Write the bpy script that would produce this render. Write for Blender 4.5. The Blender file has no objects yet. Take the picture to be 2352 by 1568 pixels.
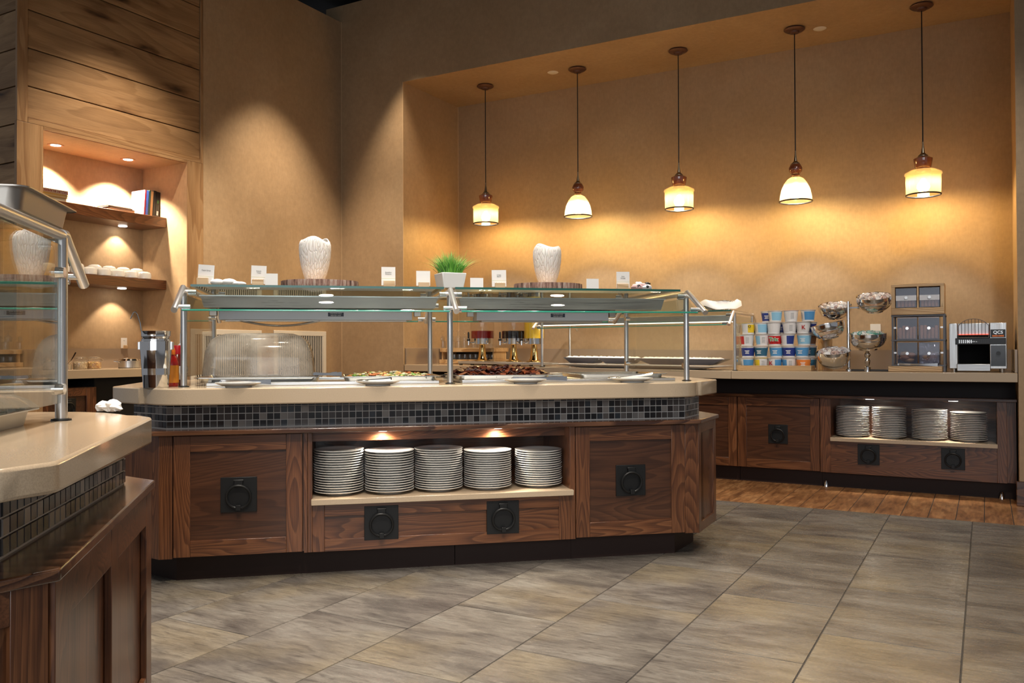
import bpy, bmesh, math, random
from mathutils import Matrix, Vector
random.seed(7)
sc = bpy.context.scene
COL = sc.collection
PI = math.pi
H = 1.05                                   # eye height of the photographer
F, YAW, PITCH, ROLL = 1939.93, 0.511028, 0.011384, -0.0045565
PHI = 0.712088                             # the islands stand at this angle to the back wall
# ------------------------------------------------------------------ camera
def _axes():
    cy, sy = math.cos(YAW), math.sin(YAW)
    fw = Vector((-sy*math.cos(PITCH), cy*math.cos(PITCH), math.sin(PITCH)))
    right = Vector((cy, sy, 0)); up = right.cross(fw)
    r = right*math.cos(ROLL)+up*math.sin(ROLL); u = -right*math.sin(ROLL)+up*math.cos(ROLL)
    return r, u, fw
CR, CU, CF = _axes()
cam = bpy.data.cameras.new('camera'); camo = bpy.data.objects.new('camera', cam); COL.objects.link(camo)
cam.sensor_width = 36; cam.lens = F/2352*36; cam.clip_start = .05; cam.clip_end = 60
camo.matrix_world = Matrix(((CR.x, CU.x, -CF.x, 0), (CR.y, CU.y, -CF.y, 0), (CR.z, CU.z, -CF.z, H), (0, 0, 0, 1)))
sc.camera = camo
# ------------------------------------------------------------------ world, exposure, room lights
sc.view_settings.view_transform = 'Standard'; sc.view_settings.look = 'None'
sc.view_settings.exposure = 0.60; sc.view_settings.gamma = 1; sc.view_settings.use_curve_mapping = False
wd = bpy.data.worlds.new('world'); sc.world = wd; wd.use_nodes = True
wd.node_tree.nodes['Background'].inputs[0].default_value = (0.90, 0.93, 1.0, 1)
wd.node_tree.nodes['Background'].inputs[1].default_value = 0.16
sc.cycles.max_bounces = 8; sc.cycles.transparent_max_bounces = 16; sc.cycles.sample_clamp_indirect = 4.0
sc.cycles.caustics_reflective = False; sc.cycles.caustics_refractive = False
WARM = (1.0, .80, .58); SOFT = (1.0, .90, .78)
def area(loc, sx, sy, power, col=SOFT, aim=(0, 0, -1), name='room_light', spread=PI):
    l = bpy.data.lights.new(name, 'AREA'); l.shape = 'RECTANGLE'; l.size = sx; l.size_y = sy; l.energy = power; l.color = col; l.spread = spread
    o = bpy.data.objects.new(name, l); COL.objects.link(o); o.location = loc
    o.rotation_euler = Vector(aim).to_track_quat('-Z', 'Y').to_euler(); return o
def spot(loc, aim, power, angle=60, blend=.6, col=WARM, r=.04, name='downlight_beam'):
    l = bpy.data.lights.new(name, 'SPOT'); l.energy = power; l.spot_size = math.radians(angle); l.spot_blend = blend; l.color = col; l.shadow_soft_size = r
    o = bpy.data.objects.new(name, l); COL.objects.link(o); o.location = loc
    o.rotation_euler = (Vector(aim)-Vector(loc)).to_track_quat('-Z', 'Y').to_euler(); return o
def point(loc, power, col=WARM, r=.03, name='bulb_light'):
    l = bpy.data.lights.new(name, 'POINT'); l.energy = power; l.color = col; l.shadow_soft_size = r
    o = bpy.data.objects.new(name, l); COL.objects.link(o); o.location = loc; return o
# ceiling downlight clusters of the dining room: over the islands and the aisle
def cluster(cx, cy, nx, ny, dx, dy, power, ang=80):
    for i in range(nx):
        for j in range(ny): spot((cx+(i-(nx-1)/2)*dx, cy+(j-(ny-1)/2)*dy, 4.5), (cx+(i-(nx-1)/2)*dx, cy+(j-(ny-1)/2)*dy, 0), power, ang, .8, (1, .90, .79), .06, 'ceiling_downlight')
cluster(-2.4, 3.2, 3, 2, .9, .9, 120, 74)
cluster(-1.5, 1.3, 2, 2, 1.0, 1.0, 120, 74)
cluster(-.5, 4.9, 3, 1, 1.2, .5, 62, 62)
area((.6, -2.6, 1.9), 5.5, 2.0, 20, (.90, .95, 1.0), aim=(-.40, .90, -.30), spread=math.radians(78), name='dining_room_window')
# unseen spots added over the aisle to brighten island fronts, stone tops, back counter
for (lx, ly, tx, ty, pw_) in ((-.9, .3, -2.6, 2.6, 190), (.1, .8, -1.7, 3.3, 165), (1.0, 2.2, -1.3, 4.0, 70), (.6, 3.6, -1.0, 7.2, 190), (-.9, 3.6, -2.9, 7.0, 250), (.2, -.6, -1.3, 1.2, 90)):
    spot((lx, ly, 4.4), (tx, ty, .5), pw_, 50, .9, (1, .91, .80), .09, 'fill_spot')
# wall-washing downlights that throw the scallops on the plaster
spot((-4.85, 5.60, 4.35), (-5.30, 5.60, 0), 280, 66, .75)
spot((-4.70, 6.12, 4.35), (-4.85, 6.62, 0), 130, 58, .75)
spot((-4.55, 4.05, 4.4), (-5.60, 4.05, 0), 300, 66, .8)
# ------------------------------------------------------------------ geometry helpers
def ray(x, y): return CR*((x-1176)/F)-CU*((y-784)/F)+CF
def atz(x, y, z=0):
    d = ray(x, y); return Vector((0, 0, H))+d*((z-H)/d.z)
def atY(x, y, Y):
    d = ray(x, y); return Vector((0, 0, H))+d*(Y/d.y)
def atX(x, y, X):
    d = ray(x, y); return Vector((0, 0, H))+d*(X/d.x)
IM = Matrix.Rotation(PHI, 4, 'Z'); IMI = IM.inverted()
def ativ(x, y, v):                          # island frame, plane v = const
    d = IMI @ ray(x, y); return Vector((0, 0, H))+d*(v/d.y)
def atiz(x, y, z): return IMI @ atz(x, y, z)
MAT = {}
class MB:
    def __init__(s, M=None): s.v = []; s.f = []; s.M = M or Matrix()
    def add(s, vs, fs):
        n = len(s.v); s.v += [s.M @ Vector(p) for p in vs]; s.f += [tuple(n+i for i in f) for f in fs]; return s
    def box(s, x0, x1, y0, y1, z0, z1):
        return s.add([(x, y, z) for x in (x0, x1) for y in (y0, y1) for z in (z0, z1)], [(0, 1, 3, 2), (4, 6, 7, 5), (0, 4, 5, 1), (2, 3, 7, 6), (0, 2, 6, 4), (1, 5, 7, 3)])
    def prism(s, pts, z0, z1):
        n = len(pts)
        return s.add([(p[0], p[1], z0) for p in pts]+[(p[0], p[1], z1) for p in pts],
                     [tuple(range(n))[::-1], tuple(range(n, 2*n))]+[(i, (i+1) % n, n+(i+1) % n, n+i) for i in range(n)])
    def lathe(s, prof, c=(0, 0, 0), seg=24, R=None, wob=None):
        vs = []; fs = []; R = R or Matrix(); c = Vector(c); idx = []
        for r, z in prof:
            if r < 1e-6: idx.append([len(vs)]); vs.append(c+R @ Vector((0, 0, z)))
            else:
                idx.append(list(range(len(vs), len(vs)+seg)))
                for k in range(seg):
                    a = 2*PI*k/seg; q = wob(a, r, z) if wob else (r, z)
                    vs.append(c+R @ Vector((q[0]*math.cos(a), q[0]*math.sin(a), q[1])))
        for a, b in zip(idx, idx[1:]):
            for k in range(seg):
                k2 = (k+1) % seg
                if len(a) == 1 and len(b) > 1: fs.append((a[0], b[k], b[k2]))
                elif len(b) == 1 and len(a) > 1: fs.append((a[k], a[k2], b[0]))
                elif len(a) > 1: fs.append((a[k], a[k2], b[k2], b[k]))
        return s.add(vs, fs)
    def cyl(s, p0, p1, r0, r1=None, seg=16):
        p0 = Vector(p0); p1 = Vector(p1); r1 = r0 if r1 is None else r1; d = p1-p0
        R = d.to_track_quat('Z', 'Y').to_matrix().to_4x4()
        return s.lathe([(0, 0), (r0, 0), (r1, d.length), (0, d.length)], p0, seg, R)
    def tube(s, pts, r, seg=8, closed=False):
        pts = [Vector(p) for p in pts]; n = len(pts); vs = []; fs = []; prev = None
        for i, p in enumerate(pts):
            if closed: t = pts[(i+1) % n]-pts[i-1]
            else: t = pts[min(i+1, n-1)]-pts[max(i-1, 0)]
            t.normalize()
            if prev is None: a = t.orthogonal().normalized()
            else: a = (prev-t*prev.dot(t)).normalized()
            prev = a; b = t.cross(a)
            rr = r[i] if isinstance(r, (list, tuple)) else r
            for k in range(seg):
                g = 2*PI*k/seg; vs.append(p+a*(rr*math.cos(g))+b*(rr*math.sin(g)))
        for i in range(n if closed else n-1):
            j = (i+1) % n
            for k in range(seg):
                k2 = (k+1) % seg; fs.append((i*seg+k, i*seg+k2, j*seg+k2, j*seg+k))
        if not closed: fs += [tuple(range(seg))[::-1], tuple((n-1)*seg+k for k in range(seg))]
        return s.add(vs, fs)
    def ball(s, c, rx, ry=None, rz=None, seg=12, rings=8, jit=0):
        ry = ry or rx; rz = rz or rx; vs = []; fs = []; c = Vector(c); idx = []
        for i in range(rings+1):
            t = PI*i/rings; m = 1 if i in (0, rings) else seg; idx.append(list(range(len(vs), len(vs)+m)))
            for k in range(m):
                a = 2*PI*k/seg; j = 1+random.uniform(-jit, jit)
                vs.append(c+Vector((rx*math.sin(t)*math.cos(a)*j, ry*math.sin(t)*math.sin(a)*j, rz*math.cos(t)*j)))
        for a, b in zip(idx, idx[1:]):
            for k in range(seg):
                k2 = (k+1) % seg
                if len(a) == 1: fs.append((a[0], b[k], b[k2]))
                elif len(b) == 1: fs.append((a[k], a[k2], b[0]))
                else: fs.append((a[k], a[k2], b[k2], b[k]))
        return s.add(vs, fs)
    def ring(s, pts, w0, z0, z1):            # hollow polygon wall: inset handled by caller
        return s
    def mesh(s, name, mat, inv=None, smooth=32):
        me = bpy.data.meshes.new(name)
        vs = [inv @ v for v in s.v] if inv else s.v
        me.from_pydata([tuple(v) for v in vs], [], s.f)
        bm = bmesh.new(); bm.from_mesh(me); bmesh.ops.recalc_face_normals(bm, faces=bm.faces)
        lim = math.radians(smooth)
        for f in bm.faces: f.smooth = smooth > 0
        for e in bm.edges:
            if len(e.link_faces) == 2: e.smooth = e.calc_face_angle(0) < lim
        bm.to_mesh(me); bm.free(); me.materials.append(mat); return me
    def part(s, name, mat, parent, bevel=0, smooth=32, label=None, stuff=False):
        inv = MAT[parent.name].inverted() if parent.name in MAT else Matrix()
        o = bpy.data.objects.new(name, s.mesh(name, mat, inv, smooth)); COL.objects.link(o); o.parent = parent; MAT[o.name] = MAT[parent.name]
        if label: o['label'] = label
        if stuff: o['kind'] = 'stuff'
        bev(o, bevel); return o
    def top(s, name, mat, label=None, cat=None, group=None, M=None, bevel=0, smooth=32, kind=None):
        M = M or Matrix()
        o = bpy.data.objects.new(name, s.mesh(name, mat, M.inverted(), smooth)); COL.objects.link(o); o.matrix_world = M; MAT[o.name] = M.copy()
        if label: o['label'] = label
        if cat: o['category'] = cat
        if group: o['group'] = group
        if kind: o['kind'] = kind
        bev(o, bevel); return o
def bev(o, w):
    if w:
        m = o.modifiers.new('bevel', 'BEVEL'); m.width = w; m.segments = 2; m.limit_method = 'ANGLE'; m.angle_limit = math.radians(35)
def thing(name, label, cat, M=None, group=None):
    o = bpy.data.objects.new(name, None); COL.objects.link(o); M = M or Matrix(); o.matrix_world = M; MAT[o.name] = M.copy()
    o.empty_display_size = .05
    o['label'] = label; o['category'] = cat
    if group: o['group'] = group
    return o
KIDS = {}
def dup(root, M, label=None, group=None):
    def cp(o, par):
        c = o.copy(); COL.objects.link(c)
        if par: c.parent = par
        for ch in [x for x in ALLCH(o)]: cp(ch, c)
        return c
    r = cp(root, None); r.matrix_world = M; MAT[r.name] = M.copy()
    if label: r['label'] = label
    if group: r['group'] = group
    return r
def ALLCH(o):
    if o.name not in KIDS: KIDS[o.name] = list(o.children)
    return KIDS[o.name]
def T(x, y, z, rz=0): return Matrix.Translation((x, y, z)) @ Matrix.Rotation(rz, 4, 'Z')
def IT(u, v, z, rz=0): return IM @ T(u, v, z, rz)
def lerp(a, b, t): return a+(b-a)*t
ORD = ['', 'first', 'second', 'third', 'fourth', 'fifth', 'sixth', 'seventh', 'eighth', 'ninth', 'tenth', 'eleventh', 'twelfth', 'thirteenth', 'fourteenth', 'fifteenth', 'sixteenth', 'seventeenth', 'eighteenth', 'nineteenth', 'twentieth', 'twenty-first']
def text(s, size, mat, parent, M, name='lettering', ext=.0004, align='CENTER', bold=0, label=None):
    cu = bpy.data.curves.new(name, 'FONT'); cu.body = s; cu.size = size; cu.extrude = ext; cu.align_x = align; cu.align_y = 'CENTER'; cu.offset = bold; cu.resolution_u = 3
    to = bpy.data.objects.new('tmp', cu); COL.objects.link(to)
    dg = bpy.context.evaluated_depsgraph_get(); me = bpy.data.meshes.new_from_object(to.evaluated_get(dg))
    bpy.data.objects.remove(to); me.transform(MAT[parent.name].inverted() @ M); me.materials.clear(); me.materials.append(mat)
    o = bpy.data.objects.new(name, me); COL.objects.link(o); o.parent = parent; MAT[o.name] = MAT[parent.name]; me.name = name
    if label: o['label'] = label
    return o
def face(M): return M @ Matrix.Rotation(PI/2, 4, 'X')      # text standing up, read from -y
# ------------------------------------------------------------------ materials
def newmat(name):
    m = bpy.data.materials.new(name); m.use_nodes = True; nt = m.node_tree; return m, nt, nt.nodes['Principled BSDF']
def plain(name, col, rough=.5, metal=0, spec=.5, coat=0, emit=None, es=0, trans=0):
    m, nt, b = newmat(name); b.inputs['Base Color'].default_value = (*col, 1); b.inputs['Roughness'].default_value = rough
    b.inputs['Metallic'].default_value = metal; b.inputs['Specular IOR Level'].default_value = spec; b.inputs['Coat Weight'].default_value = coat
    b.inputs['Coat Roughness'].default_value = .08
    if emit: b.inputs['Emission Color'].default_value = (*emit, 1); b.inputs['Emission Strength'].default_value = es
    if trans: b.inputs['Transmission Weight'].default_value = trans
    return m
def N(nt, t, **k):
    n = nt.nodes.new(t)
    for a, v in k.items(): setattr(n, a, v)
    return n
def coords(nt, scale=(1, 1, 1), kind='Object', rnd=0):
    tc = N(nt, 'ShaderNodeTexCoord'); mp = N(nt, 'ShaderNodeMapping'); mp.inputs['Scale'].default_value = scale
    if rnd:
        oi = N(nt, 'ShaderNodeObjectInfo'); vm = N(nt, 'ShaderNodeVectorMath', operation='SCALE'); cb = N(nt, 'ShaderNodeCombineXYZ')
        for i in range(3): nt.links.new(oi.outputs['Random'], cb.inputs[i])
        nt.links.new(cb.outputs[0], vm.inputs[0]); vm.inputs['Scale'].default_value = rnd
        ad = N(nt, 'ShaderNodeVectorMath', operation='ADD'); nt.links.new(tc.outputs[kind], ad.inputs[0]); nt.links.new(vm.outputs[0], ad.inputs[1])
        nt.links.new(ad.outputs[0], mp.inputs['Vector'])
    else: nt.links.new(tc.outputs[kind], mp.inputs['Vector'])
    return mp.outputs[0]
def noise(nt, vec, scale, detail=3, rough=.5, dist=0):
    n = N(nt, 'ShaderNodeTexNoise'); n.inputs['Scale'].default_value = scale; n.inputs['Detail'].default_value = detail; n.inputs['Roughness'].default_value = rough; n.inputs['Distortion'].default_value = dist
    nt.links.new(vec, n.inputs['Vector']); return n.outputs['Fac']
def ramp(nt, fac, stops, interp='LINEAR'):
    r = N(nt, 'ShaderNodeValToRGB'); r.color_ramp.interpolation = interp; e = r.color_ramp.elements
    while len(e) < len(stops): e.new(.5)
    for i, (p, c) in enumerate(stops): e[i].position = p; e[i].color = (*c, 1)
    nt.links.new(fac, r.inputs[0]); return r.outputs[0]
def mix(nt, a, b, fac, mode='MIX'):
    m = N(nt, 'ShaderNodeMix', data_type='RGBA', blend_type=mode)
    for s, x in ((0, fac), (6, a), (7, b)):
        if isinstance(x, (int, float)): m.inputs[s].default_value = x
        elif isinstance(x, tuple): m.inputs[s].default_value = (*x, 1)
        else: nt.links.new(x, m.inputs[s])
    return m.outputs[2]
def bump(nt, b, h, strength=.2, dist=.002):
    n = N(nt, 'ShaderNodeBump'); n.inputs['Strength'].default_value = strength; n.inputs['Distance'].default_value = dist
    nt.links.new(h, n.inputs['Height']); nt.links.new(n.outputs[0], b.inputs['Normal'])
def plaster():
    m, nt, b = newmat('suede_plaster'); c = coords(nt)
    n1 = noise(nt, c, 1.1, 4, .6, .4); n2 = noise(nt, c, 26, 3, .6); n3 = noise(nt, coords(nt, (90, 90, 22)), 1, 2)
    base = ramp(nt, n1, [(.3, (.42, .285, .162)), (.55, (.475, .33, .195)), (.75, (.52, .375, .23))])
    col = mix(nt, base, ramp(nt, n2, [(.3, (.72, .72, .72)), (.7, (1.05, 1.05, 1.05))]), .35, 'MULTIPLY')
    col = mix(nt, col, ramp(nt, n3, [(.3, (.8, .8, .8)), (.7, (1, 1, 1))]), .35, 'MULTIPLY')
    nt.links.new(col, b.inputs['Base Color']); b.inputs['Roughness'].default_value = .55; b.inputs['Specular IOR Level'].default_value = .3
    bump(nt, b, n2, .15, .001); return m
def wood(name, dark, mid, light, axis='z', scale=1.0, rough=.32, coat=.25, fine=.55, cath=1.0, rnd=7, knots=0, con=1.0):
    """flat-sawn boards: growth bands as contour lines of a long stretched noise, plus open pores along the grain"""
    m, nt, b = newmat(name)
    s = tuple(k*scale for k in {'x': (.42, 3.2, 3.2), 'y': (3.2, .42, 3.2), 'z': (3.2, 3.2, .42)}[axis]); c = coords(nt, s, rnd=rnd)
    nb = noise(nt, c, 1.15, 2.5, .45, .15)
    mu = N(nt, 'ShaderNodeMath', operation='MULTIPLY'); mu.inputs[1].default_value = 26*cath; nt.links.new(nb, mu.inputs[0])
    fr = N(nt, 'ShaderNodeMath', operation='FRACT'); nt.links.new(mu.outputs[0], fr.inputs[0])
    fs = {'x': (7, 300, 300), 'y': (300, 7, 300), 'z': (300, 300, 7)}[axis]
    n = noise(nt, coords(nt, fs, rnd=rnd), 1, 3, .6)
    big = noise(nt, c, 2.0, 3)
    k = lambda a, t: tuple(lerp(x, y, t) for x, y in zip(mid, a))
    col = ramp(nt, fr.outputs[0], [(0, k(light, con)), (.45, mid), (.80, k(dark, con)), (.93, k(dark, con)), (1, k(light, con))])
    col = mix(nt, col, ramp(nt, big, [(.3, (.66, .62, .60)), (.65, (1.12, 1.12, 1.12))]), .7, 'MULTIPLY')
    col = mix(nt, col, ramp(nt, n, [(.38, (.42, .38, .36)), (.56, (1, 1, 1))]), fine, 'MULTIPLY')
    if knots:
        kc = coords(nt, {'x': (.9, 1, 3.2), 'y': (1, .9, 3.2), 'z': (3, 3, 1.1)}[axis], rnd=rnd)
        nd = N(nt, 'ShaderNodeTexNoise'); nd.inputs['Scale'].default_value = 6; nt.links.new(kc, nd.inputs['Vector'])
        vm = N(nt, 'ShaderNodeVectorMath', operation='MULTIPLY_ADD'); vm.inputs[1].default_value = (.22, .22, .22); nt.links.new(nd.outputs['Color'], vm.inputs[0]); nt.links.new(kc, vm.inputs[2])
        v = N(nt, 'ShaderNodeTexVoronoi'); v.inputs['Scale'].default_value = 1.9; nt.links.new(vm.outputs[0], v.inputs['Vector'])
        col = mix(nt, col, ramp(nt, v.outputs['Distance'], [(.05, (.07, .045, .03)), (.11, (.36, .29, .24)), (.20, (.72, .66, .60)), (.34, (1, 1, 1))]), knots, 'MULTIPLY')
    nt.links.new(col, b.inputs['Base Color']); b.inputs['Roughness'].default_value = rough; b.inputs['Coat Weight'].default_value = coat; b.inputs['Coat Roughness'].default_value = .15
    bump(nt, b, n, .12, .0008); return m
def speck(name, col, rough=.12, amt=.12, sc_=400, coat=0):
    m, nt, b = newmat(name); n = noise(nt, coords(nt), sc_, 2)
    c = mix(nt, col, ramp(nt, n, [(.35, (.6, .6, .6)), (.5, (1, 1, 1)), (.68, (1.3, 1.3, 1.3))]), amt, 'MULTIPLY')
    nt.links.new(c, b.inputs['Base Color']); b.inputs['Roughness'].default_value = rough; b.inputs['Coat Weight'].default_value = coat; return m
def floor_tile():
    m, nt, b = newmat('slate_vinyl_tile'); c = coords(nt, (1, 2.6, 1), rnd=11); c2 = coords(nt, (1.5, 9, 1), rnd=5)
    n1 = noise(nt, c, 2.2, 5, .6, .6); n2 = noise(nt, c2, 6, 5, .7, .8); n3 = noise(nt, coords(nt, (1, 1, 1), rnd=3), 2.0, 3)
    n4 = noise(nt, coords(nt, (12, 70, 1), rnd=2), 1, 4, .7)
    col = ramp(nt, n1, [(.28, (.072, .062, .055)), (.42, (.112, .098, .085)), (.54, (.165, .146, .124)), (.70, (.215, .198, .172))])
    col = mix(nt, col, (.23, .18, .105), ramp(nt, n3, [(.48, (0, 0, 0)), (.72, (.6, .6, .6))]))
    col = mix(nt, col, (.040, .033, .029), ramp(nt, n2, [(.50, (0, 0, 0)), (.72, (.75, .75, .75))]))
    col = mix(nt, col, ramp(nt, n4, [(.35, (.72, .72, .72)), (.65, (1.12, 1.12, 1.12))]), .6, 'MULTIPLY')
    oi = N(nt, 'ShaderNodeObjectInfo'); col = mix(nt, col, ramp(nt, oi.outputs['Random'], [(0, (.92, .92, .93)), (1, (1.05, 1.04, 1.01))]), 1, 'MULTIPLY')
    nt.links.new(col, b.inputs['Base Color']); rr = ramp(nt, n2, [(.3, (.20, .20, .20)), (.7, (.36, .36, .36))]); nt.links.new(rr, b.inputs['Roughness'])
    bump(nt, b, n4, .12, .0006); return m
def floor_plank():
    m, nt, b = newmat('rustic_plank'); c = coords(nt, (7, 1.6, 1), rnd=9); n1 = noise(nt, c, 2, 5, .65, .5); n2 = noise(nt, coords(nt, (60, 9, 1), rnd=4), 1, 4, .7)
    col = ramp(nt, n1, [(.28, (.13, .055, .022)), (.48, (.30, .135, .05)), (.72, (.46, .24, .10))])
    col = mix(nt, col, ramp(nt, n2, [(.32, (.35, .3, .28)), (.6, (1.05, 1.05, 1.05))]), .75, 'MULTIPLY')
    nt.links.new(col, b.inputs['Base Color']); b.inputs['Roughness'].default_value = .34; bump(nt, b, n2, .2, .0008); return m
def steel(name, col=(.62, .61, .59), rough=.28, axis=None):
    m, nt, b = newmat(name); b.inputs['Metallic'].default_value = 1; b.inputs['Base Color'].default_value = (*col, 1)
    if axis:
        n = noise(nt, coords(nt, {'x': (4, 300, 300), 'z': (300, 300, 4)}[axis]), 1, 2)
        r = ramp(nt, n, [(.3, (rough*.7,)*3), (.7, (rough*1.4,)*3)]); nt.links.new(r, b.inputs['Roughness']); bump(nt, b, n, .06, .0004)
    else: b.inputs['Roughness'].default_value = rough
    return m
def clearglass(name, tint=(.96, .99, .97), ior=1.5, rough=0, haze=0, hazecol=(.8, .8, .78), boost=1.0):
    m = bpy.data.materials.new(name); m.use_nodes = True; nt = m.node_tree; nt.nodes.clear()
    o = N(nt, 'ShaderNodeOutputMaterial'); t = N(nt, 'ShaderNodeBsdfTransparent'); t.inputs[0].default_value = (*tint, 1)
    g = N(nt, 'ShaderNodeBsdfGlossy'); g.inputs['Roughness'].default_value = rough
    ms = N(nt, 'ShaderNodeMixShader'); lw = N(nt, 'ShaderNodeLayerWeight'); lw.inputs['Blend'].default_value = .5
    pw_ = N(nt, 'ShaderNodeMath', operation='POWER'); pw_.inputs[1].default_value = 5; nt.links.new(lw.outputs['Facing'], pw_.inputs[0])
    # Schlick Fresnel, the same on both faces: a thin pane, not a solid block
    mu = N(nt, 'ShaderNodeMath', operation='MULTIPLY_ADD', use_clamp=True); mu.inputs[1].default_value = .95*boost; mu.inputs[2].default_value = .043*boost
    nt.links.new(pw_.outputs[0], mu.inputs[0])
    nt.links.new(mu.outputs[0], ms.inputs[0]); nt.links.new(t.outputs[0], ms.inputs[1]); nt.links.new(g.outputs[0], ms.inputs[2])
    out = ms.outputs[0]
    if haze:
        d = N(nt, 'ShaderNodeBsdfDiffuse'); d.inputs[0].default_value = (*hazecol, 1); m2 = N(nt, 'ShaderNodeMixShader')
        n = noise(nt, coords(nt), 9, 3); r = ramp(nt, n, [(.3, (haze*.5,)*3), (.7, (haze*1.4,)*3)]); nt.links.new(r, m2.inputs[0])
        nt.links.new(out, m2.inputs[1]); nt.links.new(d.outputs[0], m2.inputs[2]); out = m2.outputs[0]
    nt.links.new(out, o.inputs[0]); return m
PLASTER = plaster()
DK = ((.055, .018, .007), (.150, .054, .020), (.225, .092, .036))
OAKZ = wood('stained_oak_upright', *DK, 'z', con=.55, cath=1.9, fine=.6); OAKX = wood('stained_oak_level', *DK, 'x', con=.6, cath=1.9, fine=.6); OAKP = wood('stained_oak_panel', (.045, .017, .008), (.080, .030, .013), (.105, .041, .018), 'x', cath=1.2, fine=.45, con=.6)
OAKY = wood('stained_oak_depth', *DK, 'y')
CAPW = wood('ledge_oak', (.05, .018, .008), (.12, .05, .022), (.17, .075, .035), 'x', coat=.5, rough=.22, fine=.35)
BAYZ = wood('light_oak_upright', (.30, .16, .07), (.42, .25, .12), (.50, .32, .165), 'z', cath=.5, coat=.05, rough=.45, fine=.3, con=.6)
BAYY = wood('light_oak_level', (.30, .16, .07), (.42, .25, .12), (.50, .32, .165), 'y', cath=.5, coat=.05, rough=.45, fine=.3, con=.6)
KNOT = wood('knotty_board', (.29, .165, .072), (.41, .245, .115), (.48, .30, .15), 'y', cath=.5, coat=0, rough=.6, fine=.3, rnd=13, knots=.9, con=.5)
KNOTX = wood('knotty_board_side', (.29, .165, .072), (.41, .245, .115), (.48, .30, .15), 'x', cath=.5, coat=0, rough=.6, fine=.3, rnd=13, knots=.9, con=.5)
SHELF = wood('walnut_shelf', (.06, .02, .008), (.13, .046, .018), (.17, .066, .027), 'y', cath=1.8, coat=.15, con=.6)
BAMB = wood('bamboo', (.50, .30, .13), (.66, .43, .21), (.74, .52, .28), 'z', cath=1.8, coat=.1, rough=.4, fine=.2)
BAMBX = wood('bamboo_level', (.50, .30, .13), (.66, .43, .21), (.74, .52, .28), 'x', cath=1.8, coat=.1, rough=.4, fine=.2)
KICK = plain('toe_kick_black_brown', (.026, .013, .010), .5, spec=.25)
STONE = speck('beige_quartz', (.50, .385, .262), .14, .25)
SPLASH = speck('taupe_quartz', (.34, .26, .19), .2, .2)
GROUT = plain('grout', (.56, .52, .48), .8)
TCOL = [(.010, .008, .008), (.028, .018, .015), (.06, .048, .042), (.24, .21, .185), (.032, .036, .042), (.12, .10, .088), (.014, .010, .010), (.18, .16, .145)]
TILES = [plain('mosaic_glass_%d' % i, c, .22, spec=.4) for i, c in enumerate(TCOL)]
FT = floor_tile(); FP = floor_plank(); FG = plain('floor_joint', (.035, .03, .026), .7)
BRUSH = steel('brushed_steel', (.58, .57, .56), .34, 'z'); BRUSHX = steel('brushed_steel_level', (.60, .60, .60), .36, 'x'); CHROME = steel('polished_steel', (.76, .75, .74), .09); SATIN = steel('satin_steel', (.80, .79, .78), .36)
DULL = steel('worn_aluminium', (.42, .38, .34), .38)
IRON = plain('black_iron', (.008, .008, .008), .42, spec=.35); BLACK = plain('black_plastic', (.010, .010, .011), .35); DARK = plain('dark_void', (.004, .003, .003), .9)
CHINA = plain('white_china', (.80, .79, .76), .12, coat=.4); CREAM = plain('cream_ceramic', (.80, .76, .68), .35)
PAPER = plain('white_card', (.82, .80, .77), .7); LINEN = plain('white_linen', (.85, .84, .82), .9); INK = plain('black_ink', (.03, .03, .03), .7); GREYINK = plain('grey_ink', (.25, .24, .23), .7); GREENINK = plain('green_line', (.55, .62, .38), .7)
GLASS = clearglass('sneeze_glass', (.965, .985, .97), 1.5); ENDG = clearglass('end_panel_glass', (.93, .96, .94), 1.5, boost=1.25)
GEDGE = plain('green_glass_edge', (.02, .30, .20), .08, coat=1, spec=.8)
ACRYL = clearglass('clear_acrylic', (.96, .96, .95), 1.45, .03, .03); DOMEG = clearglass('cloudy_polycarbonate', (.90, .85, .78), 1.5, .08, .38, (.58, .51, .44)); TUMB = clearglass('tumbler_glass', (.93, .93, .92), 1.5, .02, .05, boost=1.4)
MIRG = clearglass('low_angle_glass', (.92, .95, .93), 1.5, boost=1.9)
TANKG = clearglass('tank_plastic', (.97, .96, .95), 1.5, boost=.55)
FILM = clearglass('cling_film', (.94, .94, .94), 1.5, .12, .25, (.9, .9, .9), 2.2)
# ------------------------------------------------------------------ room shell
def struct(name, mb, m, bevel=0, smooth=0): return mb.top(name, m, kind='structure', bevel=bevel, smooth=smooth)
XL, YF, YN, XNL, XNR, ZS = -5.67, 6.60, 7.58, -4.90, .19, 3.66
fl = struct('floor', MB().box(-9, 3.2, -3.5, 8.2, -.06, -.003), FG)
ce = struct('ceiling', MB().box(-9, 3.2, -1.0, 8.2, 4.62, 4.7), DARK)
wb = MB(); wb.box(XL-.2, XNL, YF, 8.0, 0, 4.56).box(XNL, XNR, YF, 8.0, ZS, 4.56).box(XNL, XNR, YN, 8.0, 0, ZS).box(XNR, 3.2, YF, 8.0, 0, 4.56)
struct('wall_back', wb, PLASTER)
wl = MB(); wl.box(-6.6, XL, 4.8685, YF, 0, 4.39)
wl.box(-6.34, -6.22, 3.40, 4.862, 0, 2.70).box(-6.22, XL-.005, 4.705, 4.862, 0, 2.62).box(-6.22, XL-.03, 3.36, 3.50, 0, 2.62).box(-6.22, XL-.031, 3.40, 4.862, 2.60, 2.66)
wl.box(-6.6, XL-.03, 3.36, 4.862, 2.66, 4.39)
struct('wall_left', wl, PLASTER)
struct('baseboard_right', MB().box(XNR-.02, 3.2, YF-.02, YF, 0, .165), CAPW, .004)
LIT_EDGE = plain('lit_corner_edge', (.62, .45, .27), .5)  # paler strips paint the light caught along the wall corners
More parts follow.
